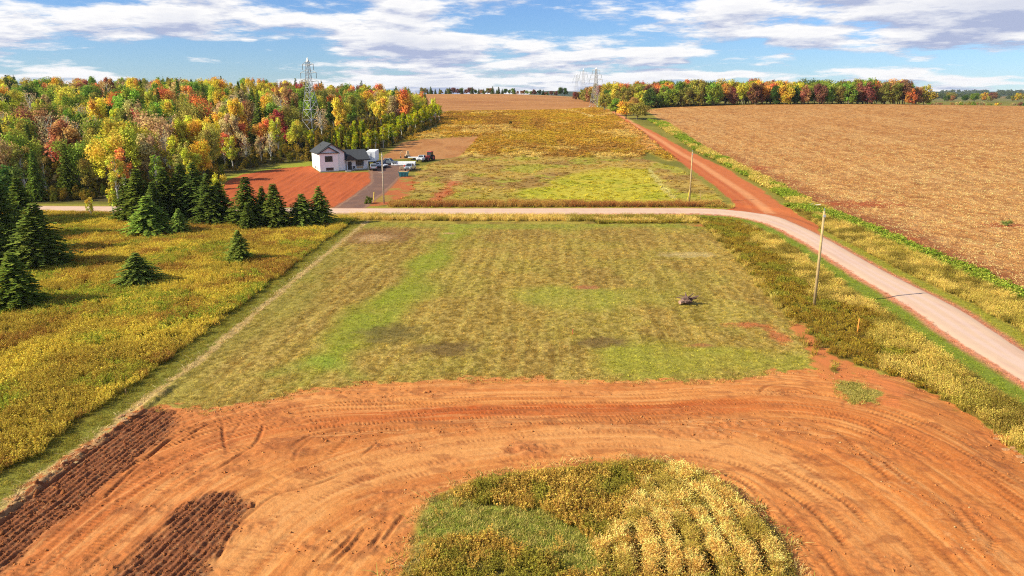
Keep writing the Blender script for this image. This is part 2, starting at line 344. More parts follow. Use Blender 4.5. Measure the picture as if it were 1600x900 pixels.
# --- the gravel road, its shoulders and verges
i = sub(20, 152); nq, _, _ = near_line(gx[i], gy[i], ROAD_NEAR); fq, _, _ = near_line(gx[i], gy[i], ROAD_FAR); rs = sdf(gx[i], gy[i], ROAD)
south = (nq < fq) & (rs > 0); north = (fq < nq) & (rs > 0)
in_dirt = cls[i] == 5
band = south & (nq < 30) & (gx[i] > -400); nn = n_mid[i] - .5
put(sm(30, 26, nq) * south, C(176, 156, 66), i); put(south * sm(30, 20, nq) * sm(.45, .6, n_mid[i]), C(140, 116, 50), i)
right = gx[i] > 15
put(south * sm(3.6, 2.6, nq + nn * 2) * right, C(132, 144, 46), i); put(south * sm(1.4, .8, nq + nn) * ~right, C(146, 148, 52), i)
cls[i[south & (nq < 30)]] = 7
nn2 = north & ~in_dirt & (cls[i] != 6) & (cls[i] != 11) & (cls[i] != 8) & (cls[i] != 15)
put(nn2 * sm(24, 18, fq) * right, C(186, 166, 76), i); put(nn2 * sm(3.0, 2.2, fq + nn * 1.6), C(158, 152, 54), i)
g = sm(8.5, 10, fq + nn * 2) * sm(17, 14, fq) * right; put(nn2 * g, C(134, 148, 48), i); cls[i[nn2 & (fq < 24) & right]] = 7
sh = sm(1.3, .3, rs + nn * .8) * (rs > -.5); put(sh * np.where(in_dirt, .3, 1.0) * np.where(gx[i] > 0, 1, .5), C(206, 138, 104), i)
rm = sm(.12, -.12, rs + nn * .25); put(rm, C(232, 196, 168), i); put(rm * sm(.5, .7, fbm(gx[i] / .8, gy[i] / 4, 36)) * .35, C(214, 172, 156), i)
wheel = sm(.5, .1, np.abs(nq - 1.7)) + sm(.5, .1, np.abs(fq - 1.7)); put(rm * np.clip(wheel, 0, 1) * .5, C(236, 206, 196), i)
cls[i[rm > .5]] = 4; dz[i] += sm(.8, -.8, rs) * .16 - south * sm(3, 5.5, nq) * sm(11, 7, nq) * .35 * right - north * sm(2, 4, fq) * sm(9, 6, fq) * .3 * right
# --- the near fields
i, m, s = zone(MEADOW, 3, .4, .5); put(m, C(120, 108, 34), i); dz[i] += m * (n_mid[i] - .5) * .3
i, m, s = zone(MOWN, 2, .4, .5, nz=n_hi); base = C(184, 152, 68); put(m, base, i)
x, y = gx[i], gy[i]; xr = x - (y - 90) * 0.06
put(m * sm(.42, .62, fbm(x / 9, y / 14, 41)) * .5, C(156, 120, 58), i)
put(m * sm(.5, .66, fbm(x / 5, y / 7, 42)) * .6, C(172, 160, 62), i)
stripe = 0.5 + 0.5 * np.sin(xr * 2 * np.pi / 2.1 + 2.2 * fbm(x / 30, y / 30, 43)); put(m * sm(.55, .95, stripe) * .22, C(204, 176, 88), i); put(m * sm(.45, .05, stripe) * .22, C(140, 116, 50), i)
fine = fbm(xr / .5, y / 9, 44); put(m * sm(.52, .66, fine) * .38, C(206, 184, 90), i); put(m * sm(.48, .34, fine) * .34, C(130, 108, 46), i); sp1 = fbm(x / .3, y / .5, 45, 3); put(m * sm(.54, .70, sp1) * .5, C(216, 184, 104), i); put(m * sm(.46, .32, sp1) * .55, C(112, 88, 36), i)
for pl, c, wd, am in ((PL((470,600),(560,520),(640,440),(700,375),(712,355)), C(152, 164, 46), 3.0, .85), (PL((230,640),(300,570),(420,480),(520,400)), C(150, 150, 60), 4, .5),
                      (PL((560,350),(720,352),(1090,352)), C(152, 164, 58), 3.5, .7), (PL((1000,560),(1130,560),(1250,575)), C(170, 168, 58), 3.2, .8), (PL((860,460),(1000,455)), C(164, 172, 60), 4, .6),
                      (PL((430,585),(500,560),(560,590)), C(146, 168, 58), 2, .6)):
    q, _, _ = near_line(x, y, pl); put(m * sm(wd * 1.5, wd * .3, q + (n_lo[i] - .5) * wd * 3) * am * (0.6 + .8 * (n_mid[i] - .2)).clip(0, 1), c, i)
for px, py, rx, ry, c in ((590, 368, 7, 7, C(150, 108, 70)), (585, 372, 3, 3, C(206, 168, 118)), (915, 449, 1.7, .9, C(186, 120, 82)), (1075, 398, 4, 2, C(206, 180, 120)), (700, 365, 1.2, .8, C(214, 170, 122)), (1165, 508, 2, .9, C(196, 112, 70)),
                         (1215, 525, .8, 3, C(196, 112, 70)), (1095, 540, 1.4, .6, C(180, 120, 76)), (940, 535, 2.5, 1.5, C(126, 100, 60)), (700, 545, 3, 2, C(126, 100, 60)), (610, 520, 3, 3, C(120, 106, 56)), (1110, 352, 4, 1.6, C(196, 104, 66))):
    q = P(px, py); r = np.hypot((x - q[0]) / rx, (y - q[1]) / ry); put(sm(1.4, .4, r + (n_hi[i] - .5) * 1.1) * .85, c, i)
dz[i] += m * ((n_mid[i] - .5) * .10 + (n_hi[i] - .5) * .05 + (stripe - .5) * .03)
# straw line and green strip between meadow and mown field
BORDER = spline(PL((-80,862),(0,792),(60,746),(140,690),(230,622),(300,570),(400,487),(500,404),(575,344)), 4)
i = sub(26, 140); i = i[(gx[i] > -60) & (gx[i] < -15)]; q, al, sd = near_line(gx[i], gy[i], BORDER); q = q * sd
put(sm(1.7, .9, np.abs(q - 1.2) + (n_mid[i] - .5) * 1.6) * (q > -.3) * .9, C(136, 132, 48), i)
put(sm(.55, .15, np.abs(q + .1) + (n_hi[i] - .5) * .9 + (n_mid[i] - .5) * .8) * .9, C(204, 172, 112), i)
# --- the graded dirt clearing
nz = 0.4 * n_mid + 0.6 * n_hi
i, m, s = zone(DIRT, 1, .25, 1.7, nz=nz); x, y = gx[i], gy[i]; hi = n_hi[i]
put(m, C(226, 148, 80), i)
put(m * sm(.42, .62, fbm(x / 6, y / 3, 51)) * .6, C(204, 122, 62), i); put(m * sm(.5, .7, fbm(x / 2.5, y / 1.6, 52)) * .5, C(226, 156, 88), i)
L1 = spline(PL((-60,960),(40,880),(200,755),(330,690),(480,657),(640,648),(800,642),(1000,640),(1200,632),(1330,648),(1450,695),(1600,790),(1700,860)), 8)
L2 = spline(PL((250,980),(340,880),(440,795),(560,737),(700,706),(850,690),(1000,686),(1120,694),(1220,725),(1330,800),(1430,900),(1480,980)), 8)
LROUGH = spline(PL((440,700),(600,672),(800,663),(1000,663),(1150,668),(1300,690),(1420,765),(1520,860)), 8)
q1, a1, s1 = near_line(x, y, L1); q2, a2, s2 = near_line(x, y, L2); q3, a3, s3 = near_line(x, y, LROUGH)
mid = sm(-16, -6, x) * sm(26, 10, x)
put(m * sm(1.7, .5, q1 + (hi - .5)) * (.30 + .60 * mid), C(198, 92, 38), i)
put(m * sm(.45, .15, np.abs(q1 * s1 + .9) + (hi - .5) * .3) * .5, C(216, 120, 60), i)
put(m * sm(2.6, 1.2, q2 + (n_mid[i] - .5) * 1.6) * .8, C(230, 160, 94), i)
rough = sm(1.9, .6, q3 + (n_mid[i] - .5) * 2.2); put(m * rough * .5, C(186, 114, 64), i); put(m * rough * sm(.64, .74, fbm(x / .35, y / .2, 53)) * sm(6, 12, x) * .55, C(222, 184, 136), i)
redw = sm(12, 22, x) * sm(60, 40, y); put(m * redw * .5, C(210, 122, 54), i)
put(m * sm(-13, -19, x) * .4, C(206, 118, 66), i)
gr = fbm(x / .16, y / .16, 59, 2); put(m * sm(.58, .78, gr) * .22, C(176, 102, 54), i); put(m * sm(.42, .25, gr) * .2, C(240, 176, 112), i)
dd = (gr - .5) * .03 + (fbm(x / 5, y / 3, 54) - .5) * .10 + (n_mid[i] - .5) * .05 + (hi - .5) * (.035 + .10 * rough - .02 * sm(2.4, 1.2, q2)) + rough * .10
lump = sm(2.2, .2, np.hypot((x - P(822, 703)[0]) / 1.0, (y - P(822, 703)[1]) / .8)); put(m * sm(.2, .7, lump + (hi - .5) * .5) * .7, C(186, 112, 66), i); dd += lump * (.12 + (hi - .5) * .25)
lane = np.where(q1 < q2, 0, 1); off = np.where(lane == 0, q1 * s1, q2 * s2); aa = np.where(lane == 0, a1, a2)
sk = fbm(aa / 5, off / .22 + lane * 50, 46, 3); sk2 = fbm(aa / 9, off / .8 + lane * 50, 47, 3)
calm = 1 - .7 * sm(2.8, 1.4, q2); put(m * calm * sm(.54, .74, sk) * .40, C(186, 106, 54), i); put(m * sm(.46, .28, sk) * .40, C(242, 178, 112), i); put(m * calm * sm(.52, .68, sk2) * .45, C(202, 120, 62), i)
patch = fbm(x / 3.5, y / 1.8, 48); put(m * sm(.52, .66, patch) * .4, C(194, 116, 64), i); put(m * sm(.60, .72, fbm(x / 1.4, y / .8, 49)) * .5, C(160, 92, 52), i)
dd += calm * ((sk - .5) * .05 + (sk2 - .5) * .10) + sm(.5, .7, patch) * (fbm(x / .3, y / .3, 50, 2) - .5) * .12
TR = []
def track(pts, w_=.30, dep=.075, tread=.0, n=6, world=False):
    pl = spline(np.asarray(pts) if world else PL(*pts), n); TR.append((pl, w_, dep, tread))
for pts in (((264,703),(310,671),(340,658),(380,649)), ((347,656),(350,688),(357,712)), ((380,654),(355,690)), ((415,652),(402,688),(374,711),(330,738)), ((450,702),(483,683),(521,674),(562,667)),
            ((457,726),(468,702),(502,678)), ((500,694),(530,679)), ((559,718),(598,684)), ((332,889),(363,830),(400,795),(434,772),(491,757),(548,735)), ((495,886),(540,848),(564,812)), ((510,890),(552,850),(575,815)),
            ((574,864),(602,822)), ((400,780),(395,795)), ((640,790),(610,830),(590,862)), ((150,790),(240,706),(290,672),(330,660)), ((205,742),(262,690),(320,662))):
    track(pts, .11, .085)
for pts in (((1208,722),(1268,753),(1332,794),(1377,847),(1418,900)), ((1200,753),(1245,779),(1287,813),(1325,855),(1362,900)), ((1200,787),(1238,824),(1275,866)), ((1313,677),(1359,722),(1411,771),(1464,840),(1506,900)),
            ((1347,688),(1389,730),(1445,771)), ((1480,783),(1513,832),(1513,876)), ((1491,775),(1532,824),(1578,862),(1610,895)), ((1521,896),(1551,857),(1557,830)), ((1150,760),(1180,800),(1205,850)), ((1170,755),(1200,800),(1222,850)),
            ((1255,900),(1290,870),(1330,850)), ((600,645),(800,637),(1000,633),(1200,621),(1290,610)), ((440,672),(700,655),(1000,648),(1200,640),(1330,652),(1400,690)), ((600,668),(760,664),(1000,656),(1120,656)),
            ((620,632),(800,627),(1000,628)), ((480,640),(540,628),(640,622)), ((540,665),(500,690),(470,715)), ((590,660),(540,690),(505,720)), ((0,884),(120,788),(250,702),(330,676)), ((60,890),(180,790),(300,715)), ((120,890),(230,800),(330,735))):
    track(pts, .20, .05, .07)
for k, r in enumerate((.55, .75, .95, 1.15, 1.4)):                       # turning marks in the field corner
    c0 = P(1245, 622); th = np.linspace(.25, 2.6, 9) if k % 2 else np.linspace(.5, 2.9, 9)
    track(np.c_[c0[0] + r * 2.0 * np.cos(th), c0[1] + r * 2.4 * np.sin(th) - .5], .12, .05, world=True, n=2)
    c0 = P(1400, 640); track(np.c_[c0[0] + r * 2.6 * np.cos(th + .4), c0[1] + r * 1.9 * np.sin(th + .4)], .12, .05, world=True, n=2)
def offset(pl, o):
    t = np.gradient(pl, axis=0); t /= np.linalg.norm(t, axis=1)[:, None] + 1e-9
    return pl + np.c_[-t[:, 1], t[:, 0]] * o
for o in (-2.3, -1.1, -.3, .5, 1.4, 2.2, 3.0): TR.append((offset(L1, o + random.uniform(-.2, .2)), .2, .035, .05))
for o in (-2.1, -1.0, 1.0, 2.4): TR.append((offset(L2, o), .25, .025, .02))
for o in (-5.5, -4.4, -3.6): TR.append((offset(L2, o)[56:], .22, .06, .05))
isl_d = sdf(x, y, ISLE)
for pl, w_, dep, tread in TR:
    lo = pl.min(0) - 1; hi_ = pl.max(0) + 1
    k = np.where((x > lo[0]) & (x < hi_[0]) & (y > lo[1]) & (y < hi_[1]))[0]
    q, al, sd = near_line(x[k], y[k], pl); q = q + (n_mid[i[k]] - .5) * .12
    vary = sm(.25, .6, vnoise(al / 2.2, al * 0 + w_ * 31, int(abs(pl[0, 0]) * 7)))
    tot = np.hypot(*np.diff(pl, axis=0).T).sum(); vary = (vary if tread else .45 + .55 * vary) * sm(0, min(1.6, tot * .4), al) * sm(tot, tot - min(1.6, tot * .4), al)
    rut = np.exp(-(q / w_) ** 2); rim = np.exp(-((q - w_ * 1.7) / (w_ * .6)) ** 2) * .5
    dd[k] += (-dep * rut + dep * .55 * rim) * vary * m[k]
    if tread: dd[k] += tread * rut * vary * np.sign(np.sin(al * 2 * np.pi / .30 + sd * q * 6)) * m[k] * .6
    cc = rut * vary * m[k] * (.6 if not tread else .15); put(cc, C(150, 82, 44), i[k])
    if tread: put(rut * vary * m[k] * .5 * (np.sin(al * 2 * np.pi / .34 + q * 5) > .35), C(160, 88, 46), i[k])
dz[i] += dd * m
# soil scraped along the lot corner
for pl, wd in ((PL((1246,508),(1268,545),(1300,588)), .9), (PL((1262,532),(1310,565),(1360,588),(1405,612)), .8), (PL((1290,560),(1330,596),(1390,630)), .7)):
    i = sub(48, 75); i = i[(gx[i] > 24) & (gx[i] < 48)]; q, al, sd = near_line(gx[i], gy[i], spline(pl, 4)); mm = sm(wd * 1.3, wd * .5, q + (n_hi[i] - .5) * 1.8 + (n_mid[i] - .5) * 1.2); put(mm * .9, C(216, 128, 72), i); cls[i[mm > .5]] = 1
# ploughed strips
for poly, dirv in ((PLOW1, P(230, 640) - P(0, 805)), (PLOW2, P(345, 778) - P(215, 900))):
    i, m, s = zone(poly, 13, .5, 1.1, nz=.5 * n_mid + .5 * n_hi); x, y = gx[i], gy[i]; dirv = dirv / np.linalg.norm(dirv); c_ = -x * dirv[1] + y * dirv[0]; a_ = x * dirv[0] + y * dirv[1]
    fur = np.sin(2 * np.pi * c_ / .38 + 3.0 * fbm(x / 2.5, y / 2.5, 55)) * (.4 + 1.2 * fbm(a_ / 3, c_ / .4, 60)); put(m, C(140, 84, 52), i); put(m * sm(.2, .9, fur + (n_hi[i] - .5)) * .5, C(166, 102, 66), i)
    put(m * sm(.62, .74, fbm(x / .25, y / .25, 57)) * .5, C(190, 140, 96), i)
    dz[i] += m * (.045 * fur + (fbm(a_ / .9, c_ / .2, 56) - .5) * .12 + (fbm(x / .14, y / .14, 62, 2) - .5) * .07)
# rough sods along the plough edge
i = sub(26, 62); i = i[gx[i] < -8]; q, al, sd = near_line(gx[i], gy[i], BORDER); q = q * sd
e = sm(.55, .1, np.abs(q + .7)) * sm(55, 52, gy[i]); dz[i] += e * fbm(gx[i] / .5, gy[i] / .5, 58) * .35; put(e * sm(.4, .6, n_hi[i]) * .6, C(190, 158, 110), i)
# the grass island
i, m, s = zone(ISLE, 12, .3, .8, nz=.5 * n_hi + .5 * n_mid); x, y = gx[i], gy[i]
put(m, C(150, 134, 64), i); GREEN = PL((668,800),(700,780),(760,790),(840,800),(905,835),(955,900),(880,905),(840,870),(760,840),(680,850),(655,850))
j, mg, sg = zone(GREEN, None, .4, .7); put(mg, C(142, 152, 60), j)
SW = PL((1000,760),(1060,728),(1100,745),(1150,790),(1210,860),(1230,910),(960,910),(930,860),(980,800))
wave_d = sdf(x, y, SW); wz = sm(.4, -.6, wave_d)
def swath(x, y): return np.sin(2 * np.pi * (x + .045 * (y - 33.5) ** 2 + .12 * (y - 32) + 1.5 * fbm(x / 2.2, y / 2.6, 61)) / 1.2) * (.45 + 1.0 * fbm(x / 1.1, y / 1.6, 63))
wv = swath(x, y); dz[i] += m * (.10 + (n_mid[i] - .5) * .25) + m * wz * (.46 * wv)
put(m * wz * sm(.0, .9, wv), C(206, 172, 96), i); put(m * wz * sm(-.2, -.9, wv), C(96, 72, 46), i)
# a spill of grass in the field corner
i, m, s = zone(PL((1303,600),(1330,597),(1372,612),(1370,628),(1335,628),(1310,614)), None, .3, .9, nz=n_hi); put(m * .85, C(150, 148, 66), i)

gzf = gz + dz
def cell(x, y):
    r = np.clip(np.searchsorted(rows, y) - 1, 0, NR - 2); c = np.clip(((np.asarray(x) / half(rows[r]) + 1) / 2 * (NC - 1)).astype(int), 0, NC - 2)
    return r * NC + c
def gnd(x, y):
    """height of the finished ground, faces included"""
    x = np.asarray(x, float); y = np.asarray(y, float)
    r = np.clip(np.searchsorted(rows, y) - 1, 0, NR - 2); fy = (y - rows[r]) / (rows[r + 1] - rows[r])
    def row(rr):
        f = (x / half(rows[rr]) + 1) / 2 * (NC - 1); c = np.clip(f.astype(int), 0, NC - 2); f = f - c
        return gzf[rr * NC + c] * (1 - f) + gzf[rr * NC + c + 1] * f
    return row(r) * (1 - fy) + row(r + 1) * fy
def stand(px, py):
    q = P(px, py); return (float(q[0]), float(q[1]), float(gnd(q[0], q[1])))

NAMES = {0: 'ground', 1: 'dirt_clearing', 2: 'mown_field', 3: 'meadow_ground', 4: 'gravel_road', 5: 'dirt_road', 6: 'driveway', 7: 'roadside_verge', 8: 'stubble_field', 9: 'hay_field',
         10: 'harvested_field', 11: 'house_lot_ground', 12: 'grass_island_ground', 13: 'ploughed_soil', 14: 'bare_field', 15: 'lower_field'}
M_grass = lambda n, **k: mat_ground(n, **{**dict(fine=(1.3, 5.0, 17.0), amp=(.25, .5, .5), bump=.55, bdist=.06), **k})
GM = {0: M_grass('ground_mat'), 1: mat_ground('dirt_mat', (2.0, 9, 28), (.08, .20, .26), .9, .05), 2: M_grass('mown_grass_mat', tint=tuple(C(110, 96, 40)), tint_scale=4.0, tint_amt=.5), 3: M_grass('meadow_mat'),
      4: mat_ground('gravel_mat', (.8, 9, 60), (.05, .05, .10), .25, .02), 5: mat_ground('red_dirt_mat', (.5, 3, 14), (.10, .12, .12), .5, .05), 6: mat_ground('driveway_mat', (.5, 3, 20), (.12, .12, .12), .3, .03),
      7: M_grass('verge_mat'), 8: mat_ground('stubble_mat', (.35, 1.6, 5.5), (.12, .5, .6), .7, .12, tint=tuple(C(150, 92, 46)), tint_scale=1.7, tint_amt=.55), 9: M_grass('hay_mat', fine=(.3, 1.0, 4), amp=(.25, .35, .35)),
      10: mat_ground('harvested_mat', (.1, .5, 2), (.12, .2, .25), .4, .1), 11: mat_ground('lot_soil_mat', (.4, 2, 9), (.10, .14, .15), .6, .06), 12: M_grass('island_mat'), 13: mat_ground('plough_mat', (2, 9, 34), (.2, .3, .3), .8, .05),
      14: mat_ground('bare_mat', (.2, 1, 5), (.12, .2, .2), .4, .08), 15: M_grass('lower_mat', fine=(.4, 1.5, 6), amp=(.2, .3, .3))}
V = np.c_[gx, gy, gzf]
rr, cc = np.meshgrid(np.arange(NR - 1), np.arange(NC - 1), indexing='ij'); q0 = (rr * NC + cc).ravel()
Q = np.c_[q0, q0 + 1, q0 + NC + 1, q0 + NC]; fc = cls[q0]
for k, nm in NAMES.items():
    f = Q[fc == k]
    if not len(f): continue
    u, inv = np.unique(f, return_inverse=True)
    me = np_mesh(nm, V[u], inv.reshape(f.shape), smooth=True); fattr(me, 'col', np.clip(col[u], 0.004, .9), 'FLOAT_COLOR')
    me.materials.append(GM[k]); tag(link(nm, me), kind='structure')
# ------------------------------------------------------------------ plant materials and shapes
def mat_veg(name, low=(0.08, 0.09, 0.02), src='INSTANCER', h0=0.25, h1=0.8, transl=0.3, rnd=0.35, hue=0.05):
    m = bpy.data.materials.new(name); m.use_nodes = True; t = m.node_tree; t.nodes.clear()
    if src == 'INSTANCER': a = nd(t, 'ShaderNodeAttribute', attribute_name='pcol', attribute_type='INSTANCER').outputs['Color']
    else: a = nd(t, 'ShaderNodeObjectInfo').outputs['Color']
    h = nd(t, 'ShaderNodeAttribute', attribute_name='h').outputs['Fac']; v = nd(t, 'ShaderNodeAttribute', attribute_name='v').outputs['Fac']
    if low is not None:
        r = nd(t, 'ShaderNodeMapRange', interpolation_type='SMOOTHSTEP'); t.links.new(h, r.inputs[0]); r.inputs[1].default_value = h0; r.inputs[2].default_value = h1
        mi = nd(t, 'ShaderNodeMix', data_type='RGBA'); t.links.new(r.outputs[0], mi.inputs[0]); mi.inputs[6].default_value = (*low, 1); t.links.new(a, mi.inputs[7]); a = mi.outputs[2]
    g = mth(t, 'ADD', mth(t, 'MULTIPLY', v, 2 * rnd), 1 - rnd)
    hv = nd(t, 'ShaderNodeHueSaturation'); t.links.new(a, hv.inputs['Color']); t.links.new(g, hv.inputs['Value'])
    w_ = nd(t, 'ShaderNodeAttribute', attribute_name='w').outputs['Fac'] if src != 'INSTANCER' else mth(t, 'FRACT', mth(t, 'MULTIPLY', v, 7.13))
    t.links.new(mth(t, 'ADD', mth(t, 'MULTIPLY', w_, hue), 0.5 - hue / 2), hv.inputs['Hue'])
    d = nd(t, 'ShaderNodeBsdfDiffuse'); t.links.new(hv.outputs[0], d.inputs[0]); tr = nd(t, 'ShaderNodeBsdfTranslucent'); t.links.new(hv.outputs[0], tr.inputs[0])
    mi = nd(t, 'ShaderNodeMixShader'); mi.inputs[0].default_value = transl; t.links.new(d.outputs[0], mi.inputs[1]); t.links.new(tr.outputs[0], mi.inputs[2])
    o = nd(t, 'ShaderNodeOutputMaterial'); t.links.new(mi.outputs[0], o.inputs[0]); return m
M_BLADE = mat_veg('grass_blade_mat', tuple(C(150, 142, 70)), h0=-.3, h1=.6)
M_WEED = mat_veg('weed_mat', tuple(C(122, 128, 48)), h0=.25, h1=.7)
M_LEAF = mat_veg('leaf_mat', None, 'OBJECT', transl=.32, rnd=.5, hue=.085)
M_NEEDLE = mat_veg('needle_mat', None, 'OBJECT', transl=.12, rnd=.6)
M_BUSHLEAF = mat_veg('bush_leaf_mat', None, 'INSTANCER', transl=.3, rnd=.4)

def quads(c, t, b, ws, hs):
    """leaf-sized faces: centres, two unit directions, half sizes"""
    V = np.stack([c - t * ws[:, None] - b * hs[:, None], c + t * ws[:, None] - b * hs[:, None], c + t * ws[:, None] + b * hs[:, None], c - t * ws[:, None] + b * hs[:, None]], 1).reshape(-1, 3)
    return V, np.arange(len(V)).reshape(-1, 4)
def unit(v): return v / (np.linalg.norm(v, axis=-1, keepdims=True) + 1e-9)
def frame(n, r):
    t = unit(np.cross(n, r.normal(size=n.shape))); return t, np.cross(n, t)
def tuft_mesh(name, n, h, spread, wid, lean, seed, mat, head=0.0, leaf=0, heads=3):
    r = np.random.default_rng(seed); V = []; Fq = []; H = []; RV = []
    a = r.uniform(0, 6.283, n); q = np.sqrt(r.random(n)) * spread; hh = h * r.uniform(.6, 1.1, n); ln = lean * r.normal(1, .5, n) * hh; la = a + r.normal(0, .9, n)
    k = 0
    def add(p4, h4, rv):
        nonlocal k
        V.extend(p4); H.extend(h4); RV.extend([rv] * 4); Fq.append((k, k + 1, k + 2, k + 3)); k += 4
    for j in range(n):
        b0 = np.array([q[j] * math.cos(a[j]), q[j] * math.sin(a[j]), -.04]); dx, dy = math.cos(la[j]), math.sin(la[j])
        fa = r.uniform(0, 6.283); wv = np.array([math.cos(fa), math.sin(fa), 0]) * wid * r.uniform(.7, 1.3); rv = r.random()
        m1 = b0 + np.array([dx * ln[j] * .3, dy * ln[j] * .3, hh[j] * .6]); t1 = b0 + np.array([dx * ln[j], dy * ln[j], hh[j]])
        add([b0 - wv, b0 + wv, m1 + wv * .8, m1 - wv * .8], (0, 0, .6, .6), rv); add([m1 - wv * .8, m1 + wv * .8, t1 + wv * .15, t1 - wv * .15], (.6, .6, 1, 1), rv)
        for _ in range(leaf):
            u = r.uniform(.2, .85); c = b0 + (t1 - b0) * u; e = r.uniform(0, 6.283); d = np.array([math.cos(e), math.sin(e), r.uniform(-.2, .6)]); s = np.array([-d[1], d[0], 0]); ll = h * .16 * r.uniform(.7, 1.3)
            add([c - s * ll * .22, c + s * ll * .22, c + d * ll + s * ll * .16, c + d * ll - s * ll * .16], (u, u, u, u), r.random())
        if head:
            for _ in range(heads):
                c = t1 + r.normal(size=3) * head * .5; nn = unit(r.normal(size=3) * .8 + np.array([-.35, -.1, 1.3])); tt = unit(np.cross(nn, r.normal(size=3))); bb = np.cross(nn, tt); s = head * r.uniform(.6, 1.2)
                add([c - tt * s - bb * s * .5, c + tt * s - bb * s * .5, c + tt * s + bb * s * .5, c - tt * s + bb * s * .5], (1, 1, 1, 1), r.random())
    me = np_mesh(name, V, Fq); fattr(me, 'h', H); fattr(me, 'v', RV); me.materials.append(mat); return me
def proto(me): return bpy.data.objects.new(me.name, me)

def scatter(name, pts, scl, col_, protos, label, cat, tilt=.15, rotz=None, tiltvec=None, seed=1, gain=1.5):
    """uncountable ground cover: one object of points, a plant shape set on each by geometry nodes"""
    n = len(pts); r = np.random.default_rng(seed)
    me = bpy.data.meshes.new(name); me.vertices.add(n); me.vertices.foreach_set('co', np.asarray(pts, np.float32).ravel())
    s = np.asarray(scl, np.float32); s = np.c_[s, s, s] if s.ndim == 1 else s
    rot = np.c_[r.normal(0, tilt, n), r.normal(0, tilt, n), r.uniform(0, 6.283, n) if rotz is None else rotz]
    if tiltvec is not None: rot[:, :2] += tiltvec
    fattr(me, 'scl', s, 'FLOAT_VECTOR'); fattr(me, 'rot', rot, 'FLOAT_VECTOR'); fattr(me, 'pcol', np.clip(np.asarray(col_) * gain, .003, .92), 'FLOAT_COLOR'); fattr(me, 'var', r.integers(0, len(protos), n))
    o = link(name, me); tag(o, label, cat, kind='stuff')
    g = bpy.data.node_groups.new(name + '_nodes', 'GeometryNodeTree')
    g.interface.new_socket('Geometry', in_out='INPUT', socket_type='NodeSocketGeometry'); g.interface.new_socket('Geometry', in_out='OUTPUT', socket_type='NodeSocketGeometry')
    gi = nd(g, 'NodeGroupInput'); go = nd(g, 'NodeGroupOutput'); jn = nd(g, 'GeometryNodeJoinGeometry')
    def na(nm, dt):
        q = nd(g, 'GeometryNodeInputNamedAttribute', data_type=dt); q.inputs[0].default_value = nm; return q.outputs[0]
    sc_, ro_, va_ = na('scl', 'FLOAT_VECTOR'), na('rot', 'FLOAT_VECTOR'), na('var', 'FLOAT')
    for k, p in enumerate(protos):
        ob = nd(g, 'GeometryNodeObjectInfo'); ob.inputs[0].default_value = p; ob.inputs['As Instance'].default_value = True
        cmp_ = nd(g, 'FunctionNodeCompare', data_type='FLOAT', operation='EQUAL'); g.links.new(va_, cmp_.inputs[0]); cmp_.inputs[1].default_value = k; cmp_.inputs['Epsilon'].default_value = .1
        ip = nd(g, 'GeometryNodeInstanceOnPoints'); g.links.new(gi.outputs[0], ip.inputs['Points']); g.links.new(cmp_.outputs[0], ip.inputs['Selection']); g.links.new(ob.outputs['Geometry'], ip.inputs['Instance'])
        e2r = nd(g, 'FunctionNodeEulerToRotation'); g.links.new(ro_, e2r.inputs[0]); g.links.new(e2r.outputs[0], ip.inputs['Rotation']); g.links.new(sc_, ip.inputs['Scale'])
        g.links.new(ip.outputs[0], jn.inputs[0])
    g.links.new(jn.outputs[0], go.inputs[0])
    md = o.modifiers.new('plants', 'NODES'); md.node_group = g
    return o
def sample(poly, dens, seed, jit=True):
    """random points in a world outline, dens per square metre"""
    poly = np.asarray(poly); r = np.random.default_rng(seed); lo, hi = poly.min(0), poly.max(0); n = int((hi[0] - lo[0]) * (hi[1] - lo[1]) * dens)
    x = r.uniform(lo[0], hi[0], n); y = r.uniform(lo[1], hi[1], n)
    k = (sdf(x, y, poly) < 0) & (np.abs(x) < half(y) - 1) & (y > 19); x, y = x[k], y[k]
    k = np.abs(x) < .78 * y + 6
    return x[k], y[k]
def mixc(c0, c1, t): return np.asarray(c0) * (1 - t[:, None]) + np.asarray(c1) * t[:, None]
def gcol(x, y): return col[cell(x, y)]
def ncls(x, y): return cls[cell(x, y)]

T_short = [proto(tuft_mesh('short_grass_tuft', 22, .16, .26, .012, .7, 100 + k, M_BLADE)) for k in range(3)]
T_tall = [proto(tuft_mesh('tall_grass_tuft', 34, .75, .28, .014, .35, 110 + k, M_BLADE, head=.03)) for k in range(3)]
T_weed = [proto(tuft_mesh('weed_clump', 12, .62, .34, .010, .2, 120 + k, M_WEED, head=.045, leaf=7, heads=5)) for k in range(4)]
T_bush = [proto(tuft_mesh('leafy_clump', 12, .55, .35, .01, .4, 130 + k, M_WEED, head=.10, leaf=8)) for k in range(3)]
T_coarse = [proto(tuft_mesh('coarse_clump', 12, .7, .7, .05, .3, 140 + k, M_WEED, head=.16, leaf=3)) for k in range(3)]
T_straw = [proto(tuft_mesh('stubble_clump', 12, .22, .55, .022, 1.6, 150 + k, M_BLADE)) for k in range(3)]

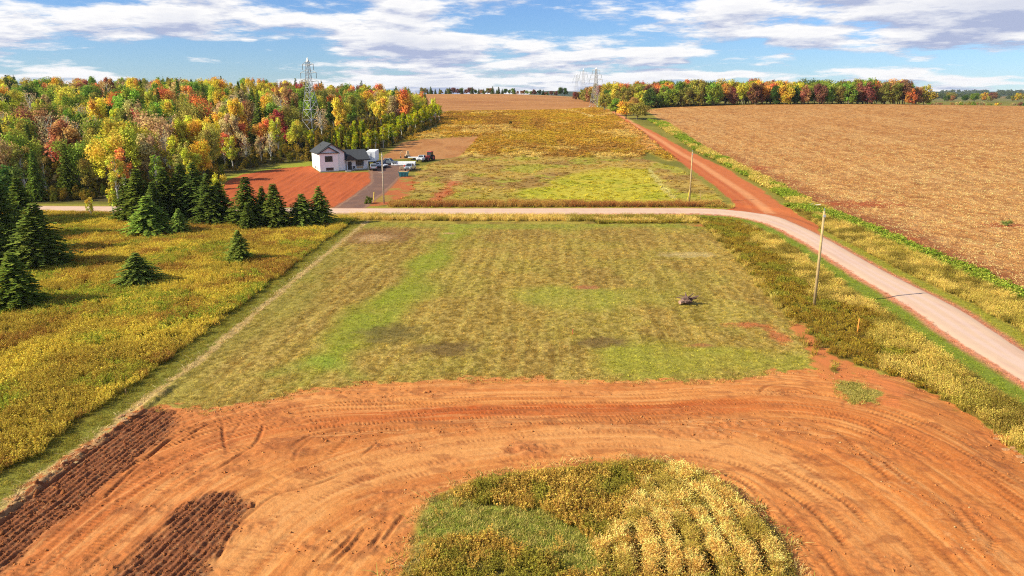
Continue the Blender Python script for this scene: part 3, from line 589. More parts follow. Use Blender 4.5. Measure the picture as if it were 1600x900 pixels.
# --- yellow meadow
x, y = sample(MEADOW, 7.5, 201)
b, _, sd = near_line(x, y, BORDER); k = b > 2.4 + 1.2 * (fbm(x / 2, y / 2, 70) - .5); x, y = x[k], y[k]; r = np.random.default_rng(5)
t = np.clip(sm(.35, .65, fbm(x / 7, y / 7, 71)) * .45 + r.random(len(x)) * .45, 0, 1); cl = mixc(C(150, 126, 52, .95), C(206, 184, 72, 1.0), t)
u = (sm(.5, .66, fbm(x / 4, y / 5, 72)) * (r.random(len(x)) < .75)); cl = mixc(cl, C(150, 108, 52, .95), u * .8); gq = (sm(.52, .66, fbm(x / 5, y / 5, 73)) * (r.random(len(x)) < .6)); cl = mixc(cl, C(146, 150, 52, .95), gq)
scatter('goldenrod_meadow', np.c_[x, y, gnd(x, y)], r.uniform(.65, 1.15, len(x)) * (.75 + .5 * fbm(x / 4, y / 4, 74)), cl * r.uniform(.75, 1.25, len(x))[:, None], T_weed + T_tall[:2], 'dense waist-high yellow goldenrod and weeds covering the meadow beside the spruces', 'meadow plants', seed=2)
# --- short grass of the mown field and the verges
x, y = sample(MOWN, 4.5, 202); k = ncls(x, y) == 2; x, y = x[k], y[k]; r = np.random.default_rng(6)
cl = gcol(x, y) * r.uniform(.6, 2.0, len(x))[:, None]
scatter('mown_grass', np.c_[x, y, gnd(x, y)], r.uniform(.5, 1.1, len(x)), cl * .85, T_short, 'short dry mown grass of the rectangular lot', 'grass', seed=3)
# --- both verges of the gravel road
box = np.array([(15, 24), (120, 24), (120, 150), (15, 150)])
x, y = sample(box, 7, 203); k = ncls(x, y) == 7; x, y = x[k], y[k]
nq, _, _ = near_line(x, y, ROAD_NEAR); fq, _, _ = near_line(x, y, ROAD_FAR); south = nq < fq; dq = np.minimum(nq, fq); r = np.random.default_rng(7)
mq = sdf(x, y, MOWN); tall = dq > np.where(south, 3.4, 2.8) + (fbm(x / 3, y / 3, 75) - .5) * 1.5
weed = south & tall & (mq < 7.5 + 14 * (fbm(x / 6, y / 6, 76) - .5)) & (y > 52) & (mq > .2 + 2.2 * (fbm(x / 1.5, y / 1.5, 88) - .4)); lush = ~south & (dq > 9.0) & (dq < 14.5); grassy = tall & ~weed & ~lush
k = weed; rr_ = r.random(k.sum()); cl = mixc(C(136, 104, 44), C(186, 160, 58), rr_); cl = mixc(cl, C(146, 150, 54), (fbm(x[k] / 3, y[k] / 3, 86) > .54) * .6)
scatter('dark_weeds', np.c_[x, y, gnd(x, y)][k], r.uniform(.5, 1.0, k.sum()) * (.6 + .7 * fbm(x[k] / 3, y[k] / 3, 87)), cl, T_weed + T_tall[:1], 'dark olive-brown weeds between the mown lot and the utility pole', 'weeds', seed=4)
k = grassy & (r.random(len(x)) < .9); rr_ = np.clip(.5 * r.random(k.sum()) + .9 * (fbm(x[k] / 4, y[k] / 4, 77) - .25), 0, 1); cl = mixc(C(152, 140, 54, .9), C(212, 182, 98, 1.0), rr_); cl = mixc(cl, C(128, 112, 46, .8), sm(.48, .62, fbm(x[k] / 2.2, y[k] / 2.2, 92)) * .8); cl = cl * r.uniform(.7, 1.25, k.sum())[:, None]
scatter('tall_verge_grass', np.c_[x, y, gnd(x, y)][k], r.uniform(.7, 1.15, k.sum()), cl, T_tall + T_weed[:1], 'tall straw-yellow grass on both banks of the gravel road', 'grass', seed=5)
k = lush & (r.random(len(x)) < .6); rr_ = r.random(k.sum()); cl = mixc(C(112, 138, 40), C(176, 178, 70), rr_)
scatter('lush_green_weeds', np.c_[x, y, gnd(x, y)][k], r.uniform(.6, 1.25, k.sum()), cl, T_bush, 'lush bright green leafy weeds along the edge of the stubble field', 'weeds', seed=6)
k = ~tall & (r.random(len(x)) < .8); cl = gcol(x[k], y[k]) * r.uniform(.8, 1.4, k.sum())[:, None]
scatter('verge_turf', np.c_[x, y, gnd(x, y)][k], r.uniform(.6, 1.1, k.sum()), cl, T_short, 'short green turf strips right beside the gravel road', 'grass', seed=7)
# bank beside the dirt road, and hedge grass between it and the stubble
BANK = PL((1012,188),(1040,206),(1090,238),(1150,268),(1200,296),(1250,325),(1278,345),(1282,340),(1262,314),(1204,283),(1142,252),(1088,224),(1040,192))
x, y = sample(BANK, 2.6, 204); r = np.random.default_rng(8); rr_ = r.random(len(x)); n_ = fbm(x / 6, y / 8, 78); cl = np.where((n_ > .52)[:, None], mixc(C(120, 140, 44), C(164, 176, 60), rr_), mixc(C(176, 160, 66, .9), C(222, 196, 112), rr_))
scatter('bank_grass', np.c_[x, y, gnd(x, y)], r.uniform(.9, 1.6, len(x)), cl, T_tall + T_bush, 'green and straw grass bank between the red dirt road and the stubble', 'grass', seed=8)
# reeds along both sides of the straight road
def strip(pl, wd, dens, seed):
    r = np.random.default_rng(seed); seg = np.diff(pl, axis=0); ln = np.hypot(*seg.T); n = int(ln.sum() * wd * dens); a = r.choice(len(seg), n, p=ln / ln.sum()); t = r.random(n)[:, None]; p = pl[a] + seg[a] * t
    nn = unit(np.c_[-seg[:, 1], seg[:, 0]])[a]; p = p + nn * r.uniform(-wd / 2, wd / 2, n)[:, None]; return p[:, 0], p[:, 1]
x, y = strip(PL((545,340.5), (760,342.5), (1000,342.5), (1090,343)), 5, 4, 205); r = np.random.default_rng(9)
cl = mixc(C(186, 164, 74), C(226, 190, 110, 1.0), r.random(len(x))); cl = mixc(cl, C(150, 142, 52), (fbm(x / 5, y / 5, 79) > .55) * .7)
scatter('ditch_grass', np.c_[x, y, gnd(x, y)], r.uniform(.7, 1.3, len(x)), cl, T_tall, 'tall straw grass in the ditch between the mown lot and the gravel road', 'grass', seed=9)
x, y = strip(PL((610,321.5), (760,321.5), (1000,321), (1130,320.5)), 4, 3.4, 206); r = np.random.default_rng(10)
cl = mixc(C(190, 150, 78), C(166, 104, 62), sm(.45, .6, fbm(x / 6, y / 6, 80)) * .9 * r.random(len(x)) ** .5)
scatter('roadside_reeds', np.c_[x, y, gnd(x, y)], r.uniform(1.0, 1.7, len(x)), cl, T_tall, 'reddish-tan reeds lining the lower field along the gravel road', 'reeds', seed=10)
# --- hill fields
x, y = sample(HAY, .8, 207); r = np.random.default_rng(11); k = y < 480; x, y = x[k], y[k]; cl = gcol(x, y) * r.uniform(.75, 1.5, len(x))[:, None]
scatter('hay_field_weeds', np.c_[x, y, gnd(x, y) - .1], np.c_[r.uniform(.6, 1.0, len(x)), r.uniform(.6, 1.0, len(x)), r.uniform(.35, .8, len(x))], cl, T_coarse, 'olive unmown weeds covering the hill field behind the lower field', 'weeds', seed=11)
x, y = sample(LOWER, .4, 208); r = np.random.default_rng(12); cl = gcol(x, y) * r.uniform(.85, 1.35, len(x))[:, None]
scatter('lower_field_grass', np.c_[x, y, gnd(x, y) - .05], np.c_[r.uniform(.5, 1.0, len(x)), r.uniform(.5, 1.0, len(x)), r.uniform(.12, .35, len(x))], cl, T_coarse, 'rough yellow-green grass of the lower field across the gravel road', 'grass', seed=12)
# --- stubble
x, y = sample(STUB, 1.6, 209); k = (y < 300) & (np.random.default_rng(1).random(len(y)) < sm(330, 110, y)); x, y = x[k], y[k]; k = ncls(x, y) == 8; x, y = x[k], y[k]; r = np.random.default_rng(13)
k = fbm(x / 1.2, y / 1.2, 81) > .42; x, y = x[k], y[k]
cl = mixc(C(206, 154, 92, .95), C(236, 198, 136, 1.05), r.random(len(x)))
scatter('stubble_straw', np.c_[x, y, gnd(x, y)], r.uniform(.6, 1.2, len(x)), cl, T_straw, 'broken pale straw stubble scattered over the brown field', 'stubble', seed=13)
# --- grass island
x, y = sample(ISLE, 46, 210); r = np.random.default_rng(14)
ig = sdf(x, y, GREEN) + (fbm(x, y, 82) - .5) * 1.2 < 0; iw = sdf(x, y, SW) < .1; wv = swath(x, y); edge = sdf(x, y, ISLE)
lowg = ig & (r.random(len(x)) < .6); k = lowg; cl = mixc(C(134, 142, 52), C(214, 192, 112), r.random(k.sum()) ** 1.2)
scatter('island_turf', np.c_[x, y, gnd(x, y)][k], r.uniform(.8, 1.5, k.sum()), cl, T_short, 'short bright green grass inside the island encircled by dirt', 'grass', seed=14)
k = iw & ~ig & (wv > .05) & (r.random(len(x)) < .8) & (edge < -.3); cl = mixc(C(178, 136, 62, .95), C(232, 196, 116, 1.05), r.random(k.sum())); cl = mixc(cl, C(160, 148, 56), (fbm(x[k] / 1.2, y[k] / 1.2, 83) > .56) * .7)
scatter('swathed_grass', np.c_[x, y, gnd(x, y)][k], np.c_[r.uniform(.7, 1.0, k.sum()), r.uniform(.7, 1.0, k.sum()), r.uniform(.28, .5, k.sum())], cl, T_tall, 'golden grass lying in curved swaths on the dirt-ringed island', 'grass', tilt=.25, tiltvec=np.array([.3, .1]), seed=15)
k = ((~ig & ~iw & (r.random(len(x)) < .40)) | (r.random(len(x)) < .004)) & (edge < .15 * r.normal(size=len(x))); n_ = fbm(x[k] / 1.6, y[k] / 1.6, 84); cl = mixc(C(172, 138, 58), C(214, 178, 88), r.random(k.sum())); cl = mixc(cl, C(146, 140, 54), sm(.48, .6, n_) * .85); cl = cl * r.uniform(.7, 1.3, k.sum())[:, None]
hz = (.45 + .9 * fbm(x[k] / 2, y[k] / 2, 85)) * sm(0, -1.2, edge[k]).clip(.35, 1)
scatter('island_weeds', np.c_[x, y, gnd(x, y)][k], r.uniform(.6, 1.0, k.sum()) * hz, cl, T_weed + T_tall[:1], 'tan and olive weeds standing on the dirt-ringed island', 'weeds', seed=16)
# dry fringe where grass thins out over the soil
x, y = strip(np.vstack([ISLE, ISLE[:1]]), 1.3, 9, 216); r = np.random.default_rng(21); k = (y > 22) & (r.random(len(x)) < .75); x, y = x[k], y[k]; cl = mixc(C(176, 146, 78), C(226, 196, 132), r.random(len(x))); cl = mixc(cl, C(136, 134, 56), (r.random(len(x)) < .3) * .8)
scatter('island_fringe', np.c_[x, y, gnd(x, y)], r.uniform(.5, 1.6, len(x)), cl, T_short + T_straw[:1], 'thin dry grass fringe round the dirt-ringed island', 'grass', seed=22)
x, y = strip(PL((250,632),(330,641),(400,630),(480,607),(600,596),(700,592),(800,590),(1000,595),(1150,592),(1215,581)), 2.2, 7, 217); r = np.random.default_rng(22); k = (fbm(x / .9, y / .9, 95) > .47); x, y = x[k], y[k]; cl = mixc(C(160, 138, 62), C(216, 184, 108), r.random(len(x)))
scatter('lot_edge_grass', np.c_[x, y, gnd(x, y)], r.uniform(.5, 1.3, len(x)), cl, T_short, 'ragged dry grass where the mown lot meets the dirt clearing', 'grass', seed=23)
# spill of grass in the field corner
x, y = sample(PL((1300,598),(1332,594),(1376,612),(1372,632),(1332,632),(1306,616)), 14, 214); r = np.random.default_rng(18); k = fbm(x / .7, y / .7, 89) > .42; x, y = x[k], y[k]; cl = mixc(C(128, 130, 52), C(202, 180, 100), r.random(len(x)))
scatter('corner_grass', np.c_[x, y, gnd(x, y)], r.uniform(.7, 1.6, len(x)), cl, T_short, 'ragged grass patch left in the corner of the dirt clearing', 'grass', seed=19)
# the strip beside the straw line
x, y = strip(offset(BORDER, 1.3), 2.2, 6, 211); r = np.random.default_rng(15); k = y > 20; x, y = x[k], y[k]; cl = mixc(C(122, 118, 42), C(172, 154, 62), r.random(len(x)))
scatter('border_turf', np.c_[x, y, gnd(x, y)], r.uniform(.7, 1.5, len(x)), cl, T_short, 'green grass strip between the goldenrod and the straw line', 'grass', seed=17)
x, y = strip(BORDER, .8, 5, 212); r = np.random.default_rng(16); k = y > 20; x, y = x[k], y[k]; cl = mixc(C(196, 164, 108), C(232, 208, 156), r.random(len(x)))
scatter('straw_line', np.c_[x, y, gnd(x, y)], r.uniform(.5, 1.1, len(x)), cl, T_straw, 'line of pale cut straw along the edge of the mown lot', 'straw', seed=18)

# --- crumbs of soil on the clearing and the ploughed strips
def crumb(seed):
    r = np.random.default_rng(seed); V = np.array([(-1, -.8, -.6), (1, -.9, -.5), (.9, .9, -.6), (-.9, .8, -.6), (-.6, -.5, .6), (.5, -.6, .8), (.6, .5, .7), (-.5, .6, .9)]) * r.uniform(.6, 1.2, (8, 3))
    me = np_mesh('soil_crumb', V, [(3, 2, 1, 0), (4, 5, 6, 7), (0, 1, 5, 4), (1, 2, 6, 5), (2, 3, 7, 6), (3, 0, 4, 7)]); fattr(me, 'h', np.ones(8)); fattr(me, 'v', r.random(8)); me.materials.append(M_CRUMB); return proto(me)
M_CRUMB = mat_veg('soil_crumb_mat', None, 'INSTANCER', transl=0.0, rnd=.25)
CR = [crumb(k) for k in (1, 2, 3)]
x, y = sample(np.array([(-45, 24), (50, 24), (50, 60), (-45, 60)]), 30, 215); r = np.random.default_rng(19); kc = ncls(x, y); q3c, _, _ = near_line(x, y, LROUGH); q1c, _, _ = near_line(x, y, BORDER)
pr = np.where(kc == 13, .75, np.where(kc == 1, .008 + .25 * sm(1.8, .5, q3c) * sm(.4, .6, fbm(x / 1.5, y / 1.5, 93)) + .25 * sm(.56, .68, fbm(x / 3.5, y / 1.8, 48)) * sm(.45, .6, fbm(x / .8, y / .8, 94)), 0)); edg = np.abs(sdf(x, y, DIRT)); pr = np.where(kc == 1, pr + .5 * sm(.9, .1, edg), pr)
k = r.random(len(x)) < pr; x, y = x[k], y[k]; s = np.exp(r.normal(-3.35, .42, len(x))); cl = mixc(C(196, 122, 68), C(226, 152, 90), r.random(len(x))); cl = mixc(cl, C(214, 176, 124), (r.random(len(x)) < .07) * 1.0); cl = mixc(cl, C(150, 92, 60), (ncls(x, y) == 13) * .8)
scatter('soil_crumbs', np.c_[x, y, gnd(x, y) + s * .2], np.c_[s * r.uniform(.8, 1.6, len(x)), s, s * .8], cl, CR, 'loose crumbs and clods of red soil over the clearing', 'soil', tilt=.5, seed=20, gain=.95)
# ------------------------------------------------------------------ trees
M_BARK = mat_plain('bark_mat', (.16, .13, .10), .9, noise=.3, scale=3, bump=.5)
M_BIRCH = mat_plain('birch_bark_mat', (.58, .55, .48), .8, noise=.3, scale=2.5)
def tube(pts, rad, seg=6):
    pts = np.asarray(pts, float); rad = np.asarray(rad, float); t = unit(np.gradient(pts, axis=0)); a = np.where(np.abs(t[:, :1]) < .8, np.array([[1., 0, 0]]), np.array([[0, 1., 0]])); u = unit(np.cross(t, a)); v = np.cross(t, u)
    th = np.arange(seg) * 2 * np.pi / seg
    V = (pts[:, None] + (u[:, None] * np.cos(th)[None, :, None] + v[:, None] * np.sin(th)[None, :, None]) * rad[:, None, None]).reshape(-1, 3)
    Fq = [(i * seg + j, i * seg + (j + 1) % seg, (i + 1) * seg + (j + 1) % seg, (i + 1) * seg + j) for i in range(len(pts) - 1) for j in range(seg)]
    return V, np.array(Fq)
def joinm(parts):
    V = []; Fq = []; k = 0
    for v, f in parts: V.append(v); Fq.append(f + k); k += len(v)
    return np.vstack(V), np.vstack(Fq)
def broadleaf(seed, slim=1.0, leaves=4200, lsize=.135, trunk_show=.2, bark=None, lobes=22):
    """unit-ish tree 10 m tall: trunk with limbs, crown of leaf-sized faces in uneven lobes"""
    r = np.random.default_rng(seed); H = 10.0; cm_ = r.uniform(.55, 1.05); pts = np.array([(0, 0, -.4), (.1 * r.normal(), .1 * r.normal(), 2.2), (.3 * r.normal(), .3 * r.normal(), 5), (.4 * r.normal(), .4 * r.normal(), 8.6)])
    parts = [tube(spline(pts, 3), np.linspace(.19, .05, 10), 6)]; cen = []; 
    for k in range(lobes):
        z = H * (trunk_show + (1 - trunk_show) * (.12 + .80 * (k + .5) / lobes)); f = (z / H - trunk_show) / (1 - trunk_show)
        R = slim * 2.9 * math.sqrt(max(.06, 1 - (f * 1.75 - cm_) ** 2 * .82)) * r.uniform(.75, 1.2); a = k * 2.4 + r.uniform(-.6, .6); q = R * r.uniform(.30, .92)
        c = np.array([q * math.cos(a), q * math.sin(a), z]); cen.append((c, R * r.uniform(.20, .50), r.uniform(.8, 1.3)))
        base = np.array([0, 0, max(1.6, z - 1.2 - q * .7)]); parts.append(tube([base, (base + c) / 2 + np.array([0, 0, .15]), c], [.075, .05, .02], 4))
    V, Fq = joinm(parts); tm = np_mesh('trunk', V, Fq, True); tm.materials.append(bark or M_BARK)
    wts = np.array([c[1] ** 2 for c in cen]); pick = r.choice(len(cen), leaves, p=wts / wts.sum())
    C0 = np.array([c[0] for c in cen])[pick]; R0 = np.array([c[1] for c in cen])[pick]; sq = np.array([c[2] for c in cen])[pick]
    d = unit(r.normal(size=(leaves, 3))); rad = R0 * np.clip(r.normal(.86, .32, leaves), .15, 1.8); c = C0 + d * rad[:, None] * np.c_[np.ones(leaves), np.ones(leaves), sq]
    nn = unit(d * .9 + r.normal(size=(leaves, 3)) * .7 + np.array([0, 0, .35])); t, b = frame(nn, r); s = lsize * r.uniform(.65, 1.35, leaves)
    V, Fq = quads(c, t, b, s, s * .8); cr = np_mesh('crown', V, Fq); fattr(cr, 'v', np.repeat(np.clip(r.random(leaves) * .6 + .4 * r.random(len(cen))[pick], 0, 1), 4)); fattr(cr, 'w', np.repeat(np.clip(r.random(len(cen))[pick] * .8 + .2 * r.random(leaves), 0, 1), 4)); cr.materials.append(M_LEAF); return tm, cr
def conifer(seed, wide=1.0, gap=0.0, n_whorl=26, open_=1.0, size=1.0):
    """10 m spruce: trunk, whorls of drooping boughs clothed in needle faces"""
    r = np.random.default_rng(seed); H = 10.0; V, Fq = tube([(0, 0, -.4), (0, 0, 4), (0, 0, 9.7)], [.17, .11, .02], 6); tm = np_mesh('trunk', V, Fq, True); tm.materials.append(M_BARK)
    c = []; tt = []; bb = []; ws = []; hs = []; vv = []
    for k in range(n_whorl):
        f = k / (n_whorl - 1); z = .35 + gap + (H - .5 - gap) * f ** .92; L_ = wide * 2.75 * (1 - f) ** .78 * r.uniform(.82, 1.12) + .10; nb = max(6, int(16 * (1 - f) + 6)); a0 = r.uniform(0, 6.28)
        for j in range(nb):
            a = a0 + j * 6.283 / nb + r.uniform(-.2, .2); ll = L_ * r.uniform(.6, 1.25) * (1 + .16 * math.sin(2 * a + seed) + .10 * math.sin(3 * a + 5 * f + seed)); dr = np.array([math.cos(a), math.sin(a), 0]); side = np.array([-dr[1], dr[0], 0]); ns = max(2, int(ll / .33)); rv = r.random(); zj = max(.2, z + r.uniform(-.26, .26) * (1 - .6 * f))
            for q in range(ns):
                u = (q + .8) / ns; p = dr * ll * u + np.array([0, 0, zj + .25 * u * ll * (.9 - u) - .20 * u * u * ll]); wd = (.20 + .30 * (1 - u)) * size
                for sgn in (-1, 1):
                    e = unit(dr * .75 + side * sgn * .75 + np.array([0, 0, r.uniform(-.35, .05)])); c.append(p + e * wd * .5); tt.append(e); bb.append(unit(np.cross(e, np.array([0, 0, 1.0]) + .35 * r.normal(size=3)))); ws.append(wd * .62); hs.append(.13 * size * r.uniform(.7, 1.5)); vv.append(min(1, .35 * rv + .65 * r.random()))
                c.append(p); tt.append(dr); bb.append(unit(side + .5 * r.normal(size=3))); ws.append(.2 * size); hs.append(.10 * size); vv.append(r.random())
    c = np.array(c); n = len(c); V, Fq = quads(c, np.array(tt), np.array(bb), np.array(ws), np.array(hs)); cr = np_mesh('crown', V, Fq); fattr(cr, 'v', np.repeat(vv, 4)); fattr(cr, 'w', np.repeat(r.random(n), 4)); cr.materials.append(M_NEEDLE); return tm, cr
BROAD = [broadleaf(301 + k, slim=(1.0, 1.15, .9, 1.05, .8)[k]) for k in range(5)]
SLIM = [broadleaf(311 + k, slim=.62, leaves=1900, lsize=.125, trunk_show=.26, bark=M_BIRCH, lobes=17) for k in range(3)]
BARE = [broadleaf(321 + k, slim=.72, leaves=520, lsize=.13, trunk_show=.2, bark=M_BIRCH, lobes=26) for k in range(2)]
SPRUCE = [conifer(331, 1.0), conifer(332, 1.15), conifer(333, .85, n_whorl=28)]
YOUNG = [conifer(341, .62, n_whorl=16, size=1.25), conifer(342, .52, n_whorl=16, size=1.25)]
BUSHY = [broadleaf(361 + k, slim=1.05, leaves=4200, lsize=.15, trunk_show=.04, lobes=24) for k in range(3)]
SHRUB = [broadleaf(351 + k, slim=1.35, leaves=1500, lsize=.24, trunk_show=.04, lobes=14) for k in range(2)]
def plant(name, kind, loc, h, wscale, color, label, cat, group, rz=None):
    tm, cr = kind; o = thing(name, label, cat, loc, random.uniform(0, 6.28) if rz is None else rz, group); o.scale = (h / 10 * wscale, h / 10 * wscale, h / 10)
    link('trunk', tm, o); c = link('crown', cr, o); c.color = (*np.clip(color, .004, .9), 1); return o
KINDN = {'orange': 'russet_broadleaf_tree', 'rust': 'russet_broadleaf_tree', 'red': 'russet_broadleaf_tree', 'maroon': 'russet_broadleaf_tree', 'golden': 'yellowish_broadleaf_tree', 'yellow-green': 'yellowish_broadleaf_tree', 'tan': 'yellowish_broadleaf_tree'}  # names go by leaf colour alone; all are the same broadleaf shapes, species unknown
def looks(h, ws, c, base):
    return ('tall' if h > 13.3 else 'low' if h < 11.3 else 'mid-height') + (' broad' if ws > 1.15 else ' narrow' if ws < .95 else '') + (' pale' if np.sum(c) > 1.08 * np.sum(base) else ' deep' if np.sum(c) < .9 * np.sum(base) else '')
def vary(c, r, a=.18): return np.asarray(c) * r.uniform(1 - a, 1 + a) * np.array([r.uniform(.92, 1.08), 1, r.uniform(.85, 1.15)])
PAL = {'green': C(130, 150, 56, 1.3), 'yellow-green': C(190, 182, 66, 1.35), 'olive': C(150, 142, 66, 1.3), 'golden': C(214, 176, 66, 1.3), 'orange': C(208, 142, 76, 1.3), 'rust': C(176, 128, 84, 1.25), 'red': C(188, 98, 70, 1.2), 'dark green': C(84, 108, 48, 1.2), 'tan': C(188, 166, 114, 1.2), 'maroon': C(146, 98, 78, 1.2)}
SPC = C(104, 118, 48, 1.25)

# --- spruces standing in the meadow
SPR = [(30,480,395,73,'bushy dark spruce broad as it is tall in the goldenrod'), (68,419,317,80,'tall broad dark spruce beside the bushy one in the goldenrod'), (217,446,395,52,'small round spruce with a spiky leader alone in the goldenrod'),
       (375,409,360,39,'small tidy cone-shaped spruce alone near the straw line'), (235,366,306,58,'pale green bushy spruce in front of the dark spruce clump'), (282,366,326,29,'narrow light green spruce sapling before the dark spruce clump'),
       (389,354,276,52,'tall full spruce first in the row by the driveway'), (413,350,291,34,'half-hidden spruce squeezed between two taller roadside spruces'), (431,355,287,52,'dense pointed spruce in the middle of the roadside row'), (474,353,303,48,'low wide spruce leaning on the last roadside spruce'),
       (501,351,291,40,'tall narrow spruce ending the roadside row by the driveway'), (389,360,318,28,'young spruce at the foot of the tall full roadside spruce')]
for px, pb, pt, wpx, lab in SPR:
    b = stand(px, pb); h = height_of(px, pt, b); wid = wpx / F * math.hypot(b[1], b[0] * .3) * 1.03; r = np.random.default_rng(px)
    plant('spruce_tree', SPRUCE[px % 3], b, h, wid / (h * .44), vary(SPC * (1.5 if 'pale' in lab or 'light' in lab else 1), r), lab, 'spruce', 'spruces in the meadow')
for k, (px, pb, pt, wpx) in enumerate(((222,346,264,46),(262,345,262,44),(289,343,255,46),(309,343,254,44),(345,346,285,40),(245,350,284,38),(330,350,272,42),(205,345,280,36))):
    b = stand(px, pb); h = height_of(px, pt, b); wid = wpx / F * b[1] * 1.15; r = np.random.default_rng(px + 7)
    plant('spruce_tree', SPRUCE[k % 3], b, h, wid / (h * .44), vary(SPC * .85, r), 'dark spruce in the dense clump beside the gravel road', 'spruce', 'dense spruce clump by the road')
for k, (px, pb, pt, wpx, nm) in enumerate(((8,398,268,70,0),(40,372,278,60,0),(-25,420,290,90,0),(-70,380,270,80,0),(20,352,262,60,1),(-40,350,240,70,1))):
    b = stand(px, pb); h = height_of(px, pt, b); wid = wpx / F * b[1] * 1.1; r = np.random.default_rng(px + 99)
    if nm == 0: plant('spruce_tree', SPRUCE[k % 3], b, h, wid / (h * .5), vary(SPC * .8, r), ('lowest' if k == 1 else 'tallest' if k == 2 else 'broad' if k == 3 else 'slender') + ' dark spruce crowding the outer corner of the goldenrod meadow', 'spruce', 'spruces at the meadow corner')
    else: plant('broadleaf_tree', BROAD[k % 5], b, h, wid / (h * .6), vary(PAL['dark green'], r), 'dark green broadleaf tree behind the meadow corner spruces', 'tree', 'trees at the meadow corner')
for px, pb, pt in ((143,340,308),(178,338,292),(330,344,300),(346,345,268)):
    b = stand(px, pb); h = height_of(px, pt, b); r = np.random.default_rng(px); plant('birch_sapling', SLIM[px % 3], b, h, 1.0, vary(PAL['yellow-green'], r), 'slim yellow-green sapling at the roadside by the spruce clump', 'sapling', 'roadside saplings')

# --- the autumn wood
def spread(poly, rfun, seed, tries, most):
    r = np.random.default_rng(seed); lo, hi = poly.min(0), poly.max(0); acc = np.zeros((0, 2)); out = []
    cx = r.uniform(lo[0], hi[0], tries); cy = lo[1] + (hi[1] - lo[1]) * r.random(tries) ** 1.5; ok = (sdf(cx, cy, poly) < -1.5) & (np.abs(cx) < .80 * cy + 4)
    for p in np.c_[cx, cy][ok]:
        if len(acc) and (np.hypot(*(acc - p).T) < rfun(p)).any(): continue
        acc = np.vstack([acc, p])
        if len(acc) >= most: break
    return acc
YSTRIP = PL((470,255),(540,247),(592,240),(618,228),(642,212),(694,189),(690,180),(640,190),(600,202),(540,218),(480,235))
pts = spread(WOOD, lambda p: 3.6 if p[1] < 215 else (4.3 if p[1] < 270 else 6.0), 31, 34000, 600)
ys = sdf(pts[:, 0], pts[:, 1], YSTRIP) < 1.0; pts = pts[~ys]
pyl_near = P(488, 207); view = pts[:, 0] / pts[:, 1] * F + 800; keep = (np.hypot(*(pts - pyl_near).T) > 6) & ~((np.abs(view - 489) < 17) & (pts[:, 1] < pyl_near[1] + 5) & (pts[:, 1] > 205)); pts = pts[keep]
pts = pts[np.argsort(pts[:, 1])]
ex = sdf(pts[:, 0], pts[:, 1], WOOD)
warm = fbm(pts[:, 0] / 28, pts[:, 1] / 28, 91)
counts = {}
for k, p in enumerate(pts):
    r = np.random.default_rng(5000 + k); z = float(gnd(p[0], p[1])); front = ex[k] > -14; u = r.random()
    a = np.clip((p[1] - 190) / 150, 0, 1) * .50 + (warm[k] - .5) * 1.1
    if u < (.10 if front else .07): nm, kind, cn = 'conifer', SPRUCE[k % 3], 'dark green'
    else:
        q = r.random(); hot = ['orange', 'rust', 'red', 'golden', 'orange', 'rust', 'golden', 'orange', 'orange', 'golden']; cool = ['yellow-green', 'green', 'olive', 'yellow-green', 'yellow-green', 'green', 'tan', 'olive', 'green', 'dark green']
        cn = hot[r.integers(10)] if q < np.clip(.05 + a * .9 - (.14 if front else 0), .03, .46) else cool[r.integers(10)]
        s = r.random(); nm = 'broadleaf'; kind = BROAD[r.integers(5)]
        if front and s < .55: nm, kind = 'birch', SLIM[r.integers(3)]; cn = ['yellow-green', 'yellow-green', 'olive', 'yellow-green', 'tan', 'green'][r.integers(6)] if q > .12 else 'orange'
        elif s > .80: nm, kind, cn = 'bare', BARE[r.integers(2)], 'tan'
    h = r.uniform(10.5, 15) if not front else r.uniform(8, 13); 
    if p[0] > -75 and p[1] > 240: h *= .88
    where = ('on the edge of the autumn wood by the gravel road' if front and p[0] < -75 and p[1] < 215 else 'on the edge of the autumn wood behind the white house' if front and p[1] < 300 else 'deep in the autumn wood below the lattice pylon' if p[1] < 275 else 'high on the wooded slope at the skyline')
    c = vary(PAL[cn] if nm != 'conifer' else SPC, r, .22)
    if nm == 'conifer': plant('conifer_tree', kind, (p[0], p[1], z), h * 1.08, .75, c, 'dark pointed conifer ' + where, 'conifer', 'conifers in the autumn wood')
    elif nm == 'birch': plant('birch_tree', kind, (p[0], p[1], z), h, 1.0, c, f'{looks(h, 1.0, c, PAL[cn])} white-trunked {cn} birch ' + where, 'birch', f'{cn} birches in the autumn wood')
    elif nm == 'bare': plant('bare_tree', kind, (p[0], p[1], z), h * .95, 1.0, c, f'{looks(h * .95, 1.0, c, PAL[cn])} leafless pale tree ' + where, 'tree', 'leafless trees in the autumn wood')
    else:
        ws = r.uniform(.72, 1.1) if not front else r.uniform(.65, .95); lk = looks(h, ws, c, PAL[cn]); plant(KINDN.get(cn, 'broadleaf_tree'), kind, (p[0], p[1], z), h, ws, c, f'{lk} {cn} tree ' + where, 'tree', f'{lk} {cn} trees in the autumn wood')
